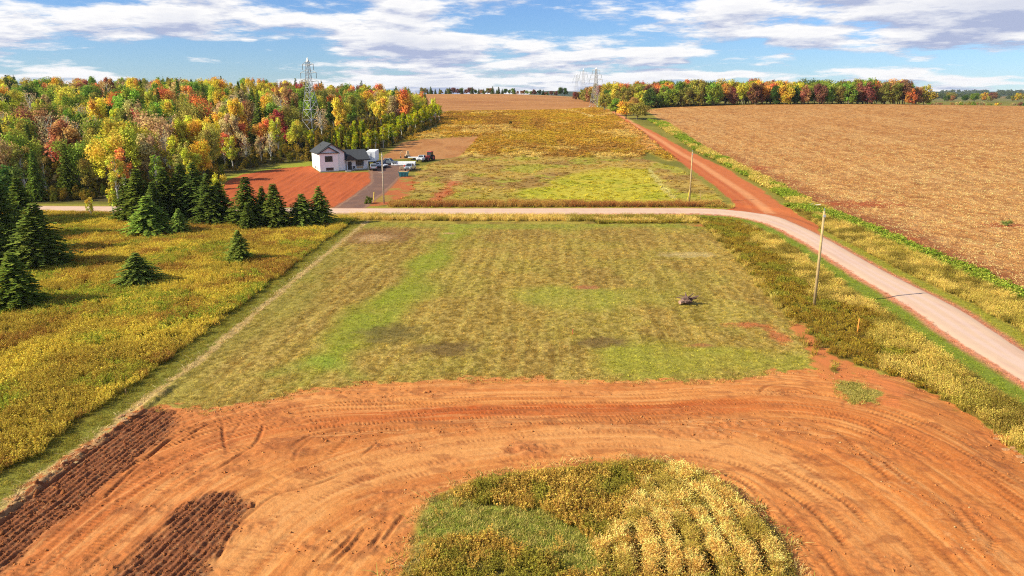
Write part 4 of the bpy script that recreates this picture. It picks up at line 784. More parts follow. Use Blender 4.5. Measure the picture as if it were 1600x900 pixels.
# trees that stand out
for px, pb, pt, wpx, cn, lab in ((212,228,136,56,'green','big bright green maple rising above the roadside birches'), (372,232,152,36,'golden','tall clear yellow tree in the middle of the wood'), (374,246,192,34,'orange','orange-red tree with layered boughs at the lawn edge'),
                            (414,245,186,28,'orange','pale-trunked orange tree beside the orange-red one at the lawn'), (633,196,138,24,'orange','vivid orange tree near the upper tip of the wood'), (221,240,172,14,'red','slim scarlet tree under the big green maple'), (620,190,140,22,'dark green','dark green tree on the upper tip of the wood')):
    b = stand(px, pb); h = height_of(px, pt, b); wid = wpx / F * b[1]; r = np.random.default_rng(px); plant('broadleaf_tree', BROAD[px % 5], b, h, wid / (h * .58), vary(PAL[cn] * 1.1, r, .05), lab, 'tree', None)
pts = spread(YSTRIP, lambda p: 2.2, 32, 9000, 150)
for k, p in enumerate(pts):
    r = np.random.default_rng(7000 + k); z = float(gnd(p[0], p[1])); back = sdf(np.array([p[0]]), np.array([p[1]]), PL((640,200),(694,190),(690,178),(640,182)))[0] < 2
    if back or r.random() < .35: plant('young_poplar', SLIM[k % 3], (p[0], p[1], z), r.uniform(5, 7.5), 1.1, vary(C(186, 188, 40, .95), r), 'young yellow-green poplar in the thicket above the box trailer', 'tree', 'thicket of young trees behind the house')
    else: plant('young_larch', YOUNG[k % 2], (p[0], p[1], z), r.uniform(4.5, 7), 1.05, vary([C(128, 132, 44), C(106, 124, 40), C(172, 142, 60), C(150, 150, 50)][r.integers(4)], r), 'young feathery larch in the thicket behind the white house', 'larch', 'thicket of young trees behind the house')

# --- wood beyond the dirt road
RW = np.array([(50, 700), (56, 640), (60, 560), (63, 505), (66, 470), (80, 452), (150, 453), (242, 450), (262, 470), (258, 505), (150, 515), (85, 600), (75, 700)], float)
pts = spread(RW, lambda p: 4.6, 33, 20000, 270); ex = sdf(pts[:, 0], pts[:, 1], RW)
for k, p in enumerate(pts):
    r = np.random.default_rng(8000 + k); z = float(gnd(p[0], p[1])); front = ex[k] > -7; cn = ['green', 'dark green', 'olive', 'green', 'rust', 'olive', 'maroon', 'golden', 'olive', 'green', 'orange', 'yellow-green'][r.integers(12)]
    where = 'facing the stubble field beyond the dirt road' if front else 'at the back of the wood beyond the stubble field'
    h = r.uniform(10.5, 14.5) * (1.12 if not front else 1.0) * float(np.interp(p[1], (540, 580, 640, 700), (1, 1, .7, .42))) * r.uniform(.85, 1.05); ws = r.uniform(1.0, 1.4); c = vary(PAL[cn] * .9, r, .22); lk = looks(h, ws, c, PAL[cn] * .85); plant(KINDN.get(cn, 'broadleaf_tree'), (BUSHY[r.integers(3)] if front else BROAD[r.integers(5)]), (p[0], p[1], z - .3), h, ws, c, f'{lk} {cn} tree ' + where, 'tree', f'{lk} {cn} trees of the far wood')
for px, pb, pt, wpx, cn, lab in ((978,186,158,30,'golden','squat golden-topped tree at the dirt road before the far wood'), (996,187,160,28,'olive','olive bushy tree at the end of the far wood by the dirt road'), (962,181,153,22,'green','green tree hugging the dirt road near the far pylon'), (990,180,152,24,'rust','brownish tree tucked behind the golden roadside tree'), (945,174,146,20,'olive','olive tree just past the far pylon base')):
    b = stand(px, pb); h = height_of(px, pt, b); wid = wpx / F * b[1]; r = np.random.default_rng(px); plant('broadleaf_tree', BROAD[px % 5], b, h, wid / (h * .58), vary(PAL[cn], r, .05), lab, 'tree', None)
# --- tree row on the crest
r = np.random.default_rng(41)
for k, px in enumerate(np.linspace(662, 868, 46)):
    y0 = 815 + r.uniform(-12, 14); x0 = (px + r.uniform(-2, 2) - 800) / F * y0; z = float(gnd(x0, y0)); con = r.random() < .35; cn = ['dark green', 'green', 'rust', 'maroon', 'olive'][r.integers(5)]; h = r.uniform(4.5, 7.5) * (1.0 if px < 800 else .8)
    if con: plant('conifer_tree', SPRUCE[k % 3], (x0, y0, z - .3), h * 1.2, 1.2, vary(SPC, r), 'tiny dark conifer in the tree row on the hilltop', 'conifer', 'conifers of the hilltop row')
    else: plant(KINDN.get(cn, 'broadleaf_tree'), BROAD[k % 5], (x0, y0, z - .3), h, 1.5, vary(PAL[cn] * .75, r), f'tiny {cn} tree in the row on the hilltop', 'tree', f'{cn} trees of the hilltop row')
for px, h in ((873, 9.5), (880, 9)):
    x0 = (px - 800) / F * 800; plant('broadleaf_tree', BROAD[px % 5], (x0, 800, float(gnd(x0, 800)) - .3), h, 1.2, PAL['dark green'] * .8, 'dark rounded tree ending the hilltop tree row', 'tree', 'dark trees ending the hilltop row')
# --- scattered hedges beyond the stubble
for k in range(70):
    px = 1412 + 215 * r.random(); y0 = r.choice([520, 560, 640, 900, 950]) + r.uniform(-15, 15); x0 = (px - 800) / F * y0 * 1.0; z = float(gnd(x0, y0)); cn = ['olive', 'rust', 'golden', 'green', 'tan', 'dark green', 'maroon'][r.integers(7)]; big = y0 > 800
    if big: plant(KINDN.get(cn, 'broadleaf_tree'), BROAD[k % 5], (x0, y0, z - .3), r.uniform(7, 12), 1.5, vary(PAL[cn] * .8, r), f'distant {cn} tree in the valley beyond the stubble field', 'tree', f'{cn} trees beyond the stubble field')
    else: plant('shrub', SHRUB[k % 2], (x0, y0, z - .2), r.uniform(1.6, 3.2), 1.3, vary(PAL[cn] * .85, r), f'{cn} shrub on the rim beyond the stubble field', 'shrub', f'{cn} shrubs beyond the stubble field')
# --- far blue-green ridge woods read as one mass
n = 900; x = r.uniform(900, 3400, n); y = r.uniform(1500, 3900, n); k = np.abs(x) < half(y) - 20; x, y = x[k], y[k]
m_far = [proto(SHRUB[0][1].copy())]; m_far[0].data.materials.clear(); m_far[0].data.materials.append(M_BUSHLEAF)
scatter('distant_woods', np.c_[x, y, gnd(x, y) - 1], np.c_[r.uniform(1.6, 3, len(x)), r.uniform(1.6, 3, len(x)), r.uniform(.9, 1.3, len(x))], vary(C(84, 100, 52), r) * np.ones((len(x), 3)), m_far, 'far-off blue wooded ridge beyond the valley', 'woods', tilt=.02, seed=30)
# undergrowth that fills the foot of the woods
x, y = sample(WOOD, .16, 213); r = np.random.default_rng(17); k = y < 330; x, y = x[k], y[k]; cl = mixc(C(96, 104, 40), C(170, 140, 56), r.random(len(x))) 
scatter('wood_undergrowth', np.c_[x, y, gnd(x, y)], np.c_[r.uniform(.12, .24, len(x)), r.uniform(.12, .24, len(x)), r.uniform(.10, .28, len(x))], cl, m_far, 'low tangled undergrowth at the foot of the autumn wood', 'undergrowth', tilt=.05, seed=31)
# ------------------------------------------------------------------ built things
class MB:
    """collects solid pieces; build() links them as one mesh object"""
    def __init__(s): s.v = []; s.f = []
    def poly(s, pts, faces):
        k = len(s.v); s.v += [tuple(p) for p in pts]; s.f += [tuple(i + k for i in f) for f in faces]; return s
    def box(s, x0, x1, y0, y1, z0, z1, tx=0, ty=0):
        p = [(x0, y0, z0), (x1, y0, z0), (x1, y1, z0), (x0, y1, z0), (x0 + tx, y0 + ty, z1), (x1 - tx, y0 + ty, z1), (x1 - tx, y1 - ty, z1), (x0 + tx, y1 - ty, z1)]
        return s.poly(p, [(3, 2, 1, 0), (4, 5, 6, 7), (0, 1, 5, 4), (1, 2, 6, 5), (2, 3, 7, 6), (3, 0, 4, 7)])
    def prism(s, prof, y0, y1, axis='y'):
        """outline in x,z (or y,z) pulled along the other axis"""
        n = len(prof); mk = (lambda a, b, q: (a, q, b)) if axis == 'y' else (lambda a, b, q: (q, a, b))
        return s.poly([mk(a, b, y0) for a, b in prof] + [mk(a, b, y1) for a, b in prof], [tuple(range(n)), tuple(range(2 * n - 1, n - 1, -1))] + [(i, i + n, (i + 1) % n + n, (i + 1) % n) for i in range(n)])
    def tube(s, pts, rad, seg=6):
        V, Fq = tube(pts, rad, seg); n = len(V); fs = [tuple(f) for f in Fq]; fs += [tuple(range(seg))[::-1], tuple(range(n - seg, n))]; return s.poly(V, fs)
    def bar(s, a, b, w_): return s.tube([a, b], [w_, w_], 4)
    def build(s, name, mat, parent=None, smooth=False, bevel=0):
        me = bpy.data.meshes.new(name); me.from_pydata(s.v, [], s.f); me.materials.append(mat); me.update()
        if smooth: me.polygons.foreach_set('use_smooth', np.ones(len(me.polygons), bool))
        o = link(name, me, parent)
        if bevel:
            b = o.modifiers.new('bevel', 'BEVEL'); b.width = bevel; b.segments = 2; b.limit_method = 'ANGLE'
        return o
M_white = mat_plain('white_siding_mat', (.84, .86, .88), .6, noise=.03, scale=.8)
M_gable = mat_plain('gable_shake_mat', (.72, .70, .74), .7, noise=.06, scale=6)
M_roof = mat_plain('shingle_mat', (.040, .044, .052), .9, noise=.25, scale=9, bump=.3)
M_dark = mat_plain('dark_trim_mat', (.022, .022, .026), .5, noise=.1)
M_glass = mat_plain('window_glass_mat', (.03, .035, .045), .08, noise=.1)
M_wood = mat_plain('pole_wood_mat', (.42, .30, .14), .85, noise=.25, scale=2.2, bump=.3)
M_oldwood = mat_plain('old_pole_wood_mat', (.40, .32, .24), .85, noise=.25, scale=2.2)
M_steel = mat_plain('galvanised_steel_mat', (.46, .46, .46), .5, .3, noise=.12, scale=.6)
M_insul = mat_plain('insulator_mat', (.18, .22, .24), .3, noise=.05)
M_wire = mat_plain('cable_mat', (.12, .12, .13), .6, noise=.05)
M_tyre = mat_plain('tyre_mat', (.02, .02, .02), .9, noise=.2)
M_rim = mat_plain('rim_mat', (.45, .45, .47), .35, .6, noise=.05)
M_concrete = mat_plain('concrete_mat', (.42, .40, .38), .9, noise=.12, scale=2)
M_tan = mat_plain('tan_board_mat', (.55, .40, .24), .8, noise=.15)
M_orange = mat_plain('orange_paint_mat', (.85, .30, .05), .6, noise=.1)
M_yellow = mat_plain('yellow_plastic_mat', (.85, .62, .06), .6, noise=.05)
M_teal = mat_plain('teal_paint_mat', (.02, .20, .23), .55, noise=.2, scale=2)
M_red = mat_plain('red_paint_mat', (.50, .06, .05), .5, noise=.15)
M_root = mat_plain('root_mat', (.13, .075, .06), .95, noise=.4, scale=4, bump=.6)
M_log = mat_plain('weathered_log_mat', (.60, .52, .44), .9, noise=.2, scale=3)
M_stub = mat_plain('stump_wood_mat', (.40, .24, .17), .9, noise=.25, scale=5)
M_clod = mat_plain('clod_mat', (.38, .19, .08), .95, noise=.4, scale=5, bump=.6)
M_straw = mat_plain('dry_sod_mat', (.40, .25, .11), .95, noise=.4, scale=7, bump=.6)
M_lamp = mat_plain('headlamp_mat', (.75, .76, .78), .15, noise=.03)
M_tail = mat_plain('tail_lamp_mat', (.40, .03, .02), .25, noise=.03)

# --- the house
hb = stand(499.5, 268.5); HR = math.radians(25)
house = thing('house', 'new white split-level house with dark gabled roof on the red soil mound', 'house', (hb[0], hb[1], hb[2] - .1), HR)
m_ = MB().box(0, 6.9, 0, 10.4, -.5, .30); m_.box(.02, 5.0, -.85, 0, -.5, .30); m_.box(6.9, 13.3, .9, 9.2, -.5, .30); m_.build('foundation', M_concrete, house)
w_ = MB(); w_.prism([(.02, .30), (6.88, .30), (6.88, 5.1), (3.45, 7.35), (.02, 5.1)], .02, 10.38); w_.build('wall', M_white, house)
MB().prism([(.05, .30), (4.98, .30), (4.98, 5.1), (.05, 5.1)], -.83, .01).build('wall', M_white, house)
bg_ = MB().prism([(.05, 5.1), (4.98, 5.1), (2.5, 6.55)], -.83, .6).build('gable', M_gable, house); bg_['label'] = 'pale shake gable over the projecting bay'
MB().box(6.9, 13.28, .92, 9.18, .30, 3.15).build('wall', M_white, house)
def slab(a, b, c, d, th=.16):
    a, b, c, d = map(np.array, (a, b, c, d)); return MB().poly([a, b, c, d] + [q + np.array([0, 0, th]) for q in (a, b, c, d)], [(3, 2, 1, 0), (4, 5, 6, 7), (0, 1, 5, 4), (1, 2, 6, 5), (2, 3, 7, 6), (3, 0, 4, 7)])
def gable_roof(x0, x1, y0, y1, ze, zp, over=.45):
    """ridge along y"""
    xm = (x0 + x1) / 2; k = (zp - ze) / (xm - x0); r_ = []
    for xa, s_ in ((x0 - over, 1), (x1 + over, -1)):
        o = slab((xa, y0, ze - k * over), (xm, y0, zp), (xm, y1, zp), (xa, y1, ze - k * over)).build('roof', M_roof, house); r_.append(o)
        MB().poly([(xa, y0 - .05, ze - k * over - .12), (xm, y0 - .05, zp - .12), (xm, y0 - .05, zp + .2), (xa, y0 - .05, ze - k * over + .2), (xa, y0 - .005, ze - k * over - .12), (xm, y0 - .005, zp - .12), (xm, y0 - .005, zp + .2), (xa, y0 - .005, ze - k * over + .2)],
                  [(0, 1, 2, 3), (7, 6, 5, 4), (0, 4, 5, 1), (1, 5, 6, 2), (2, 6, 7, 3), (3, 7, 4, 0)]).build('fascia', M_dark, o)
    return r_
rf = gable_roof(0, 6.9, -.45, 10.9, 5.12, 7.42); gable_roof(.05, 4.98, -1.3, 3.2, 5.125, 6.62, .35)
MB().box(-.25, 5.3, -1.28, -.84, 4.98, 5.11).build('fascia', M_dark, house)
MB().tube([(1.8, 6.5, 6.3), (1.8, 6.5, 7.0)], [.07, .07], 6).build('vent_pipe', M_dark, rf[0])
# wing roof, ridge along x
for ya, sg in ((-.9, 1), (9.7, -1)):
    o = slab((6.95, ya, 2.95), (13.75, ya, 2.95), (13.75, 4.4, 5.35), (6.95, 4.4, 5.35)) if sg > 0 else slab((13.75, ya, 2.95), (6.95, ya, 2.95), (6.95, 4.4, 5.35), (13.75, 4.4, 5.35))
    o = o.build('roof', M_roof, house); MB().box(6.95, 13.78, ya - .03 if sg > 0 else ya, ya if sg > 0 else ya + .03, 2.86, 3.12).build('fascia', M_dark, o)
MB().prism([(1.0, 3.1), (9.1, 3.1), (4.4, 5.3)], 13.05, 13.27, 'x').build('gable', M_white, house)
MB().prism([(6.95, 3.02), (10.1, 3.02), (8.1, 4.55)], -1.15, 1.6).build('porch_gable', M_dark, house)
MB().box(6.9, 13.3, -.9, .9, -.5, .28).build('porch_deck', M_concrete, house)
for px_ in (7.0, 13.0): MB().box(px_, px_ + .16, -.75, -.59, .28, 2.95).build('porch_post', M_dark if px_ < 8 else M_white, house)
def window(x, y, z, wd, ht, n, parent=house, side=False):
    mk = (lambda b, x0, x1, d0, d1, z0, z1: b.box(x0, x1, y - d1, y - d0, z0, z1)) if not side else (lambda b, x0, x1, d0, d1, z0, z1: b.box(y - d1, y - d0, x0, x1, z0, z1))
    f = MB(); t_ = .11
    mk(f, x, x + wd, -.02, .06, z, z + t_); mk(f, x, x + wd, -.02, .06, z + ht - t_, z + ht); mk(f, x, x + t_, -.02, .06, z + t_, z + ht - t_); mk(f, x + wd - t_, x + wd, -.02, .06, z + t_, z + ht - t_)
    pw = (wd - 2 * t_) / n
    for k in range(1, n): mk(f, x + t_ + k * pw - .04, x + t_ + k * pw + .04, -.02, .05, z + t_, z + ht - t_)
    o = f.build('window', M_dark, parent)
    for k in range(n): mk(MB(), x + t_ + k * pw + .03, x + t_ + (k + 1) * pw - .03, -.02, .02, z + t_ - .01, z + ht - t_ + .01).build('pane', M_glass, o)
window(1.45, -.83, 2.75, 2.05, 1.5, 3); window(1.6, -.83, .42, 2.0, .78, 2); window(10.1, .92, 1.25, 2.2, 1.55, 3)
window(3.0, .02, .55, .8, .7, 1, side=True); window(5.0, .02, .55, .8, .7, 1, side=True)
MB().box(10.3, 12.1, .84, .915, .55, 1.15).build('window_panel', M_tan, house)
dr = MB().box(7.9, 8.95, .82, .915, .3, 2.45).build('door', M_dark, house); MB().box(8.05, 8.3, .79, .815, .9, 2.1).build('side_light', M_glass, dr); MB().box(8.75, 8.82, .74, .815, 1.2, 1.4).build('handle', M_rim, dr)
ch = thing('porch_chair', 'small dark chair on the porch beside the front door', 'chair', (0, 0, 0), HR); R2 = lambda x, y: (hb[0] + x * math.cos(HR) - y * math.sin(HR), hb[1] + x * math.sin(HR) + y * math.cos(HR))
ch.location = (*R2(9.5, .25), hb[2] - .1 + .28); MB().box(-.25, .25, -.25, .25, .38, .45).build('seat', M_dark, ch); MB().box(-.25, .25, .2, .26, .45, .95).build('backrest', M_dark, ch)
for a_ in (-.22, .18):
    for b_ in (-.22, .18): MB().box(a_, a_ + .05, b_, b_ + .05, 0, .38).build('leg', M_dark, ch)
q = R2(7.3, -1.9); st_ = thing('front_step', 'pale concrete step slab on the soil before the porch', 'step', (q[0], q[1], float(gnd(*q)) - .05), HR); MB().box(-.7, .7, -.8, .8, 0, .22).build('tread', M_concrete, st_); MB().box(-.7, .7, 0, .8, .22, .36).build('tread', M_concrete, st_)

# --- utility poles
def pole(px, pb, pt, lab, mat, arm=0, seed=0, brown=False):
    b = stand(px, pb); h = height_of(px, pt, b); o = thing('utility_pole', lab, 'utility pole', b, 0)
    MB().tube([(0, 0, -.4), (0, 0, h * .5), (0, 0, h)], [.165, .145, .115], 10).build('shaft', mat, o, True)
    c = MB().tube([(0, 0, h), (0, 0, h + .16)], [.03, .03], 6).tube([(0, 0, h + .10), (0, 0, h + .30)], [.07, .05], 8).build('insulator', M_insul, o)
    MB().box(-.13, .13, -.19, -.12, h - .6, h - .35).build('bracket', M_steel, o)
    if arm:
        MB().box(0, 1.5, -.06, .06, h - 1.0, h - .88).build('crossarm', mat, o); MB().tube([(0.1, .1, h - 1.8), (.9, .06, h - 1.0)], [.03, .03], 5).build('brace', M_steel, o)
    if brown: MB().tube([(0, 0, h * .62), (0, 0, h * .62 + .1)], [.19, .19], 8).build('band', M_steel, o); MB().box(-.9, .0, -.04, .04, h * .62, h * .62 + .08).build('crossarm', mat, o)
    return o, b, h
pole(1272, 477.5, 330, 'tall bare tan utility pole rising from the dark weeds', M_wood)
pole(1077, 318, 237, 'wooden utility pole standing near the red dirt road junction', M_wood)
pole(600, 318, 240, 'greyish utility pole with short arm beside the dark driveway', M_oldwood, 1, brown=True)
for px, pb, pt, nm, lab, mat, wd in ((583, 316, 300, 'guy_marker', 'leaning yellow guy marker beside the driveway pole', M_yellow, .08), (1340, 516, 498, 'survey_stake', 'orange survey stake standing in the dark weeds', M_orange, .06), (197, 617, 608, 'survey_stake', 'thin pale survey stake at the edge of the goldenrod', M_straw, .035),
                                 (895, 522, 514, 'survey_stake', 'short red survey stake in the middle of the mown lot', M_red, .04), (1094, 316, 301, 'survey_stake', 'pale wooden stake near the junction pole', M_straw, .05), (1074, 312, 296, 'guy_marker', 'yellow guy marker right beside the junction pole', M_yellow, .06), (1059, 317, 310, 'survey_stake', 'short straw-coloured stake at the end of the light path', M_straw, .06)):
    b = stand(px, pb); h = height_of(px, pt, b); o = thing(nm, lab, 'stake' if nm == 'survey_stake' else 'guy marker', b); dx = .5 if nm == 'guy_marker' else .06
    MB().tube([(0, 0, -.2), (dx * h * .25, 0, h * .82)], [wd, wd], 6).build('shaft', mat, o); MB().tube([(dx * h * .25, 0, h * .82), (dx * h * .30, 0, h)], [wd * 1.25, wd * 1.1], 6).build('ribbon', mat, o)

# --- lattice pylons
def pylon(px, pb, pt, lab, rz=0.0, base=None, hh=None, wbar=.10):
    b = stand(px, pb) if base is None else base; h = height_of(px, pt, b) if hh is None else hh; o = thing('lattice_pylon', lab, 'pylon', b, rz, None)
    hw = lambda f: 3.0 - (3.0 - .85) * min(1, f / .66) if f < .66 else .85 - (.85 - .45) * min(1, (f - .66) / .28)
    co = [(-1, -1), (1, -1), (1, 1), (-1, 1)]; lv = [0, .17, .31, .43, .53, .60, .66, .74, .82, .89, .94]
    for sx, sy in co: MB().tube([(sx * hw(f), sy * hw(f), h * f - (.5 if f == 0 else 0)) for f in lv], [wbar * 1.35] * len(lv), 4).build('leg', M_steel, o)
    for i_ in range(len(lv) - 1):
        f0, f1 = lv[i_], lv[i_ + 1]
        for k in range(4):
            (ax, ay), (bx, by) = co[k], co[(k + 1) % 4]; A0 = (ax * hw(f0), ay * hw(f0), h * f0); A1 = (ax * hw(f1), ay * hw(f1), h * f1); B0 = (bx * hw(f0), by * hw(f0), h * f0); B1 = (bx * hw(f1), by * hw(f1), h * f1)
            MB().bar(A0, B1, wbar * .8).build('brace', M_steel, o); MB().bar(B0, A1, wbar * .8).build('brace', M_steel, o); MB().bar(A1, B1, wbar * .8).build('strut', M_steel, o)
    MB().poly([(-.45, -.45, h * .94), (.45, -.45, h * .94), (.45, .45, h * .94), (-.45, .45, h * .94), (0, 0, h)], [(0, 1, 4), (1, 2, 4), (2, 3, 4), (3, 0, 4), (3, 2, 1, 0)]).build('peak', M_steel, o)
    tips = []
    for f, L_ in ((.68, 4.6), (.79, 3.9), (.90, 2.7)):
        for sg in (-1, 1):
            z = h * f; a = MB(); tip = (sg * L_, 0, z + .2)
            for sy in (-1, 1): a.bar((sg * hw(f), sy * hw(f), z), tip, wbar * .9)
            a.bar((sg * hw(f), 0, z + 1.3), tip, wbar * .9); a.bar((sg * (hw(f) + L_) / 2, -hw(f) / 2, z + .1), (sg * (hw(f) + L_) / 2, hw(f) / 2, z + .1), wbar * .8)
            arm = a.build('crossarm', M_steel, o); MB().tube([(sg * L_, 0, z + .2), (sg * L_, 0, z - 1.9)], [.12, .12], 6).build('insulator', M_insul, arm); tips.append((sg * L_, z - 1.9))
    for sx, sy in co: MB().box(sx * 3 - .4, sx * 3 + .4, sy * 3 - .4, sy * 3 + .4, -.8, .25).build('footing', M_concrete, o)
    return o, b, tips
PY = [pylon(488, 207, 89, 'tall steel lattice pylon standing in the autumn wood behind the house', -.5), pylon(930, 166.5, 104.5, 'steel lattice pylon with white footings at the dirt road end', -.5, wbar=.085)]
for px, pb_y, hh, lab in ((907, 690, 27, 'faint steel pylon peeping over the far wood, next after the footed one'), (897, 840, 26, 'smallest faint steel pylon on the skyline past the hilltop row')):
    x0 = (px - 800) / F * pb_y; PY.append(pylon(px, 0, 0, lab, -.5, (x0, pb_y, float(gnd(x0, pb_y))), hh, .035))
def world_tip(p, t): 
    o, b, _ = p; c, s = math.cos(-.5), math.sin(-.5); return np.array([b[0] + t[0] * c, b[1] + t[0] * s, b[2] + t[1]])
for k in range(6):
    for a_, b_ in ((1, 2), (2, 3)):
        p0, p1 = world_tip(PY[a_], PY[a_][2][k]), world_tip(PY[b_], PY[b_][2][k]); u = np.linspace(0, 1, 14)[:, None]; pts_ = p0 + (p1 - p0) * u - np.array([0, 0, 1]) * (4 * 5 * u * (1 - u)); V, Fq = tube(pts_, [.035] * 14, 4); me = np_mesh('power_cable', V, Fq); me.materials.append(M_wire)
        tag(link('power_cable', me), 'thin dark power cable strung between the far lattice pylons', 'cable', 'cables between the far pylons')

# --- vehicles
def vehicle(px, pb, rz, body_mat, lab, cat='car', kind='suv', name='parked_car'):
    b = stand(px, pb); o = thing(name, lab, cat, (b[0], b[1], b[2]), rz); W = .92
    prof = {'suv': [(-2.3, .45), (-2.3, .95), (-1.25, 1.08), (-.6, 1.70), (1.9, 1.72), (2.25, 1.1), (2.3, .45)], 'pickup': [(-2.75, .5), (-2.75, 1.1), (-1.45, 1.2), (-.85, 1.85), (.65, 1.85), (.85, 1.22), (2.75, 1.22), (2.75, .5)], 'car': [(-2.2, .38), (-2.2, .8), (-1.0, .92), (-.35, 1.42), (1.0, 1.42), (1.75, .98), (2.2, .9), (2.2, .38)]}[kind]
    m = MB(); n = len(prof); rows_ = []
    for s_, ins in ((-1, 0), (1, 0)): rows_.append([(s_ * (W - (.16 if z > 1.3 else 0)), y, z) for y, z in prof])
    m.poly(rows_[0] + rows_[1], [tuple(range(n)), tuple(range(2 * n - 1, n - 1, -1))] + [(i, i + n, (i + 1) % n + n, (i + 1) % n) for i in range(n)]); m.build('body', body_mat, o, bevel=.06)
    cab = {'suv': ((-1.25, 1.08), (-.6, 1.70), (1.9, 1.72), (2.25, 1.1)), 'pickup': ((-1.45, 1.2), (-.85, 1.85), (.65, 1.85), (.85, 1.22)), 'car': ((-1.0, .92), (-.35, 1.42), (1.0, 1.42), (1.75, .98))}[kind]
    (ya, za), (yb, zb), (yc, zc), (yd, zd) = cab; top = W - .16
    def glass(p4, nm): 
        p4 = np.array(p4, float); nrm = np.cross(p4[1] - p4[0], p4[2] - p4[0]); nrm /= np.linalg.norm(nrm); c_ = p4.mean(0); nrm = nrm if np.dot(nrm, c_ - np.array([0, .3, 1.0])) > 0 else -nrm; p = c_ + (p4 - c_) * .86
        MB().poly(np.vstack([p - nrm * .02, p + nrm * .015]), [(0, 1, 2, 3), (7, 6, 5, 4), (0, 4, 5, 1), (1, 5, 6, 2), (2, 6, 7, 3), (3, 7, 4, 0)]).build(nm, M_glass, o)
    glass([(-W, ya, za), (W, ya, za), (top, yb, zb), (-top, yb, zb)], 'windscreen'); glass([(-W, yd, zd), (W, yd, zd), (top, yc, zc), (-top, yc, zc)], 'rear_window')
    for s_ in (-1, 1): glass([(s_ * W, ya + .35, za + .05), (s_ * W, yd - .15, zd + .05), (s_ * top, yc - .1, zc - .05), (s_ * top, yb + .1, zb - .05)], 'side_window')
    y0_, y1_ = prof[0][0], prof[-1][0]; R_ = .38 if kind != 'car' else .33
    for s_ in (-1, 1):
        for yy in (y0_ + .9, y1_ - .95):
            w = MB().tube([(s_ * (W - .2), yy, R_), (s_ * (W + .03), yy, R_)], [R_, R_], 14).build('tyre', M_tyre, o); MB().tube([(s_ * (W - .1), yy, R_), (s_ * (W + .045), yy, R_)], [R_ * .6, R_ * .6], 10).build('rim', M_rim, w)
        zl = prof[1][1] - .16; MB().box(s_ * .62 - .2, s_ * .62 + .2, y0_ - .02, y0_ + .06, zl - .1, zl + .08).build('headlight', M_lamp, o); MB().box(s_ * .74 - .13, s_ * .74 + .13, y1_ - .06, y1_ + .02, zl - .1, zl + .15).build('tail_light', M_tail, o)
    for yy in (y0_, y1_): MB().box(-W + .03, W - .03, yy - .07, yy + .07, prof[0][1] - .04, prof[0][1] + .2).build('bumper', M_dark, o)
    MB().box(-.5, .5, y0_ - .03, y0_ + .02, prof[1][1] - .32, prof[1][1] - .1).build('grille', M_dark, o); return o
M_cw = mat_plain('white_car_paint_mat', (.72, .74, .78), .25, noise=.03, coat=.6); M_cs = mat_plain('silver_car_paint_mat', (.36, .40, .46), .3, .3, noise=.03, coat=.6); M_cg = mat_plain('grey_car_paint_mat', (.16, .19, .23), .3, .3, noise=.03, coat=.6)
vehicle(584, 265.5, math.pi + .15, M_cs, 'silver suv parked tail out right beside the house wall', 'car', 'suv')
vehicle(595, 261.5, .9, M_cw, 'white low car parked behind the driveway pole', 'car', 'car')
vehicle(606, 257.5, 1.35, M_cg, 'grey pickup parked side-on before the white panel stack', 'pickup', 'pickup')
vehicle(641, 266, -.15, M_cs, 'silver pickup facing the road beside the teal skip', 'pickup', 'pickup')
vehicle(660, 252, -.25, M_cw, 'white pickup parked in front of the brown tractor', 'pickup', 'pickup')
# box trailer
b = stand(581, 258); tr = thing('box_trailer', 'tall white box trailer parked behind the end of the house', 'trailer', b, math.radians(4)); MB().box(-1.3, 1.3, -1, 7.5, 1.1, 4.0).build('box', M_white, tr, bevel=.04)
MB().box(-1.0, 1.0, -1.0, 7.4, .85, 1.1).build('chassis', M_dark, tr); d_ = MB().box(-1.2, -.02, -1.06, -1.005, 1.2, 3.9).build('door', M_white, tr); MB().box(-.2, -.12, -1.1, -1.06, 1.6, 3.4).build('handle', M_steel, d_); d_ = MB().box(.02, 1.2, -1.06, -1.005, 1.2, 3.9).build('door', M_white, tr); MB().box(.12, .2, -1.1, -1.06, 1.6, 3.4).build('handle', M_steel, d_)
for s_ in (-1, 1):
    for yy in (.2, 1.3): w = MB().tube([(s_ * .8, yy, .48), (s_ * 1.22, yy, .48)], [.48, .48], 14).build('tyre', M_tyre, tr); MB().tube([(s_ * .9, yy, .48), (s_ * 1.235, yy, .48)], [.26, .26], 10).build('rim', M_rim, w)
    MB().box(s_ * .7 - .08, s_ * .7 + .08, 6.3, 6.46, -.1, .86).build('landing_leg', M_steel, tr)
# panel stack
b = stand(630, 258); ps = thing('panel_stack', 'long low white-wrapped stack of building panels in the yard', 'panel stack', b, .04)
for k in range(5): MB().box(-3.4 + k * .05, 3.3 + k * .03, -.9 + .05 * k, 2.6 - .06 * k, .06 + .16 * k, .215 + .16 * k).build('panel', M_white, ps)
for xx in (-2.4, 0, 2.4): MB().box(xx, xx + .15, -.9, 2.6, -.15, .06).build('bearer', M_tan, ps)
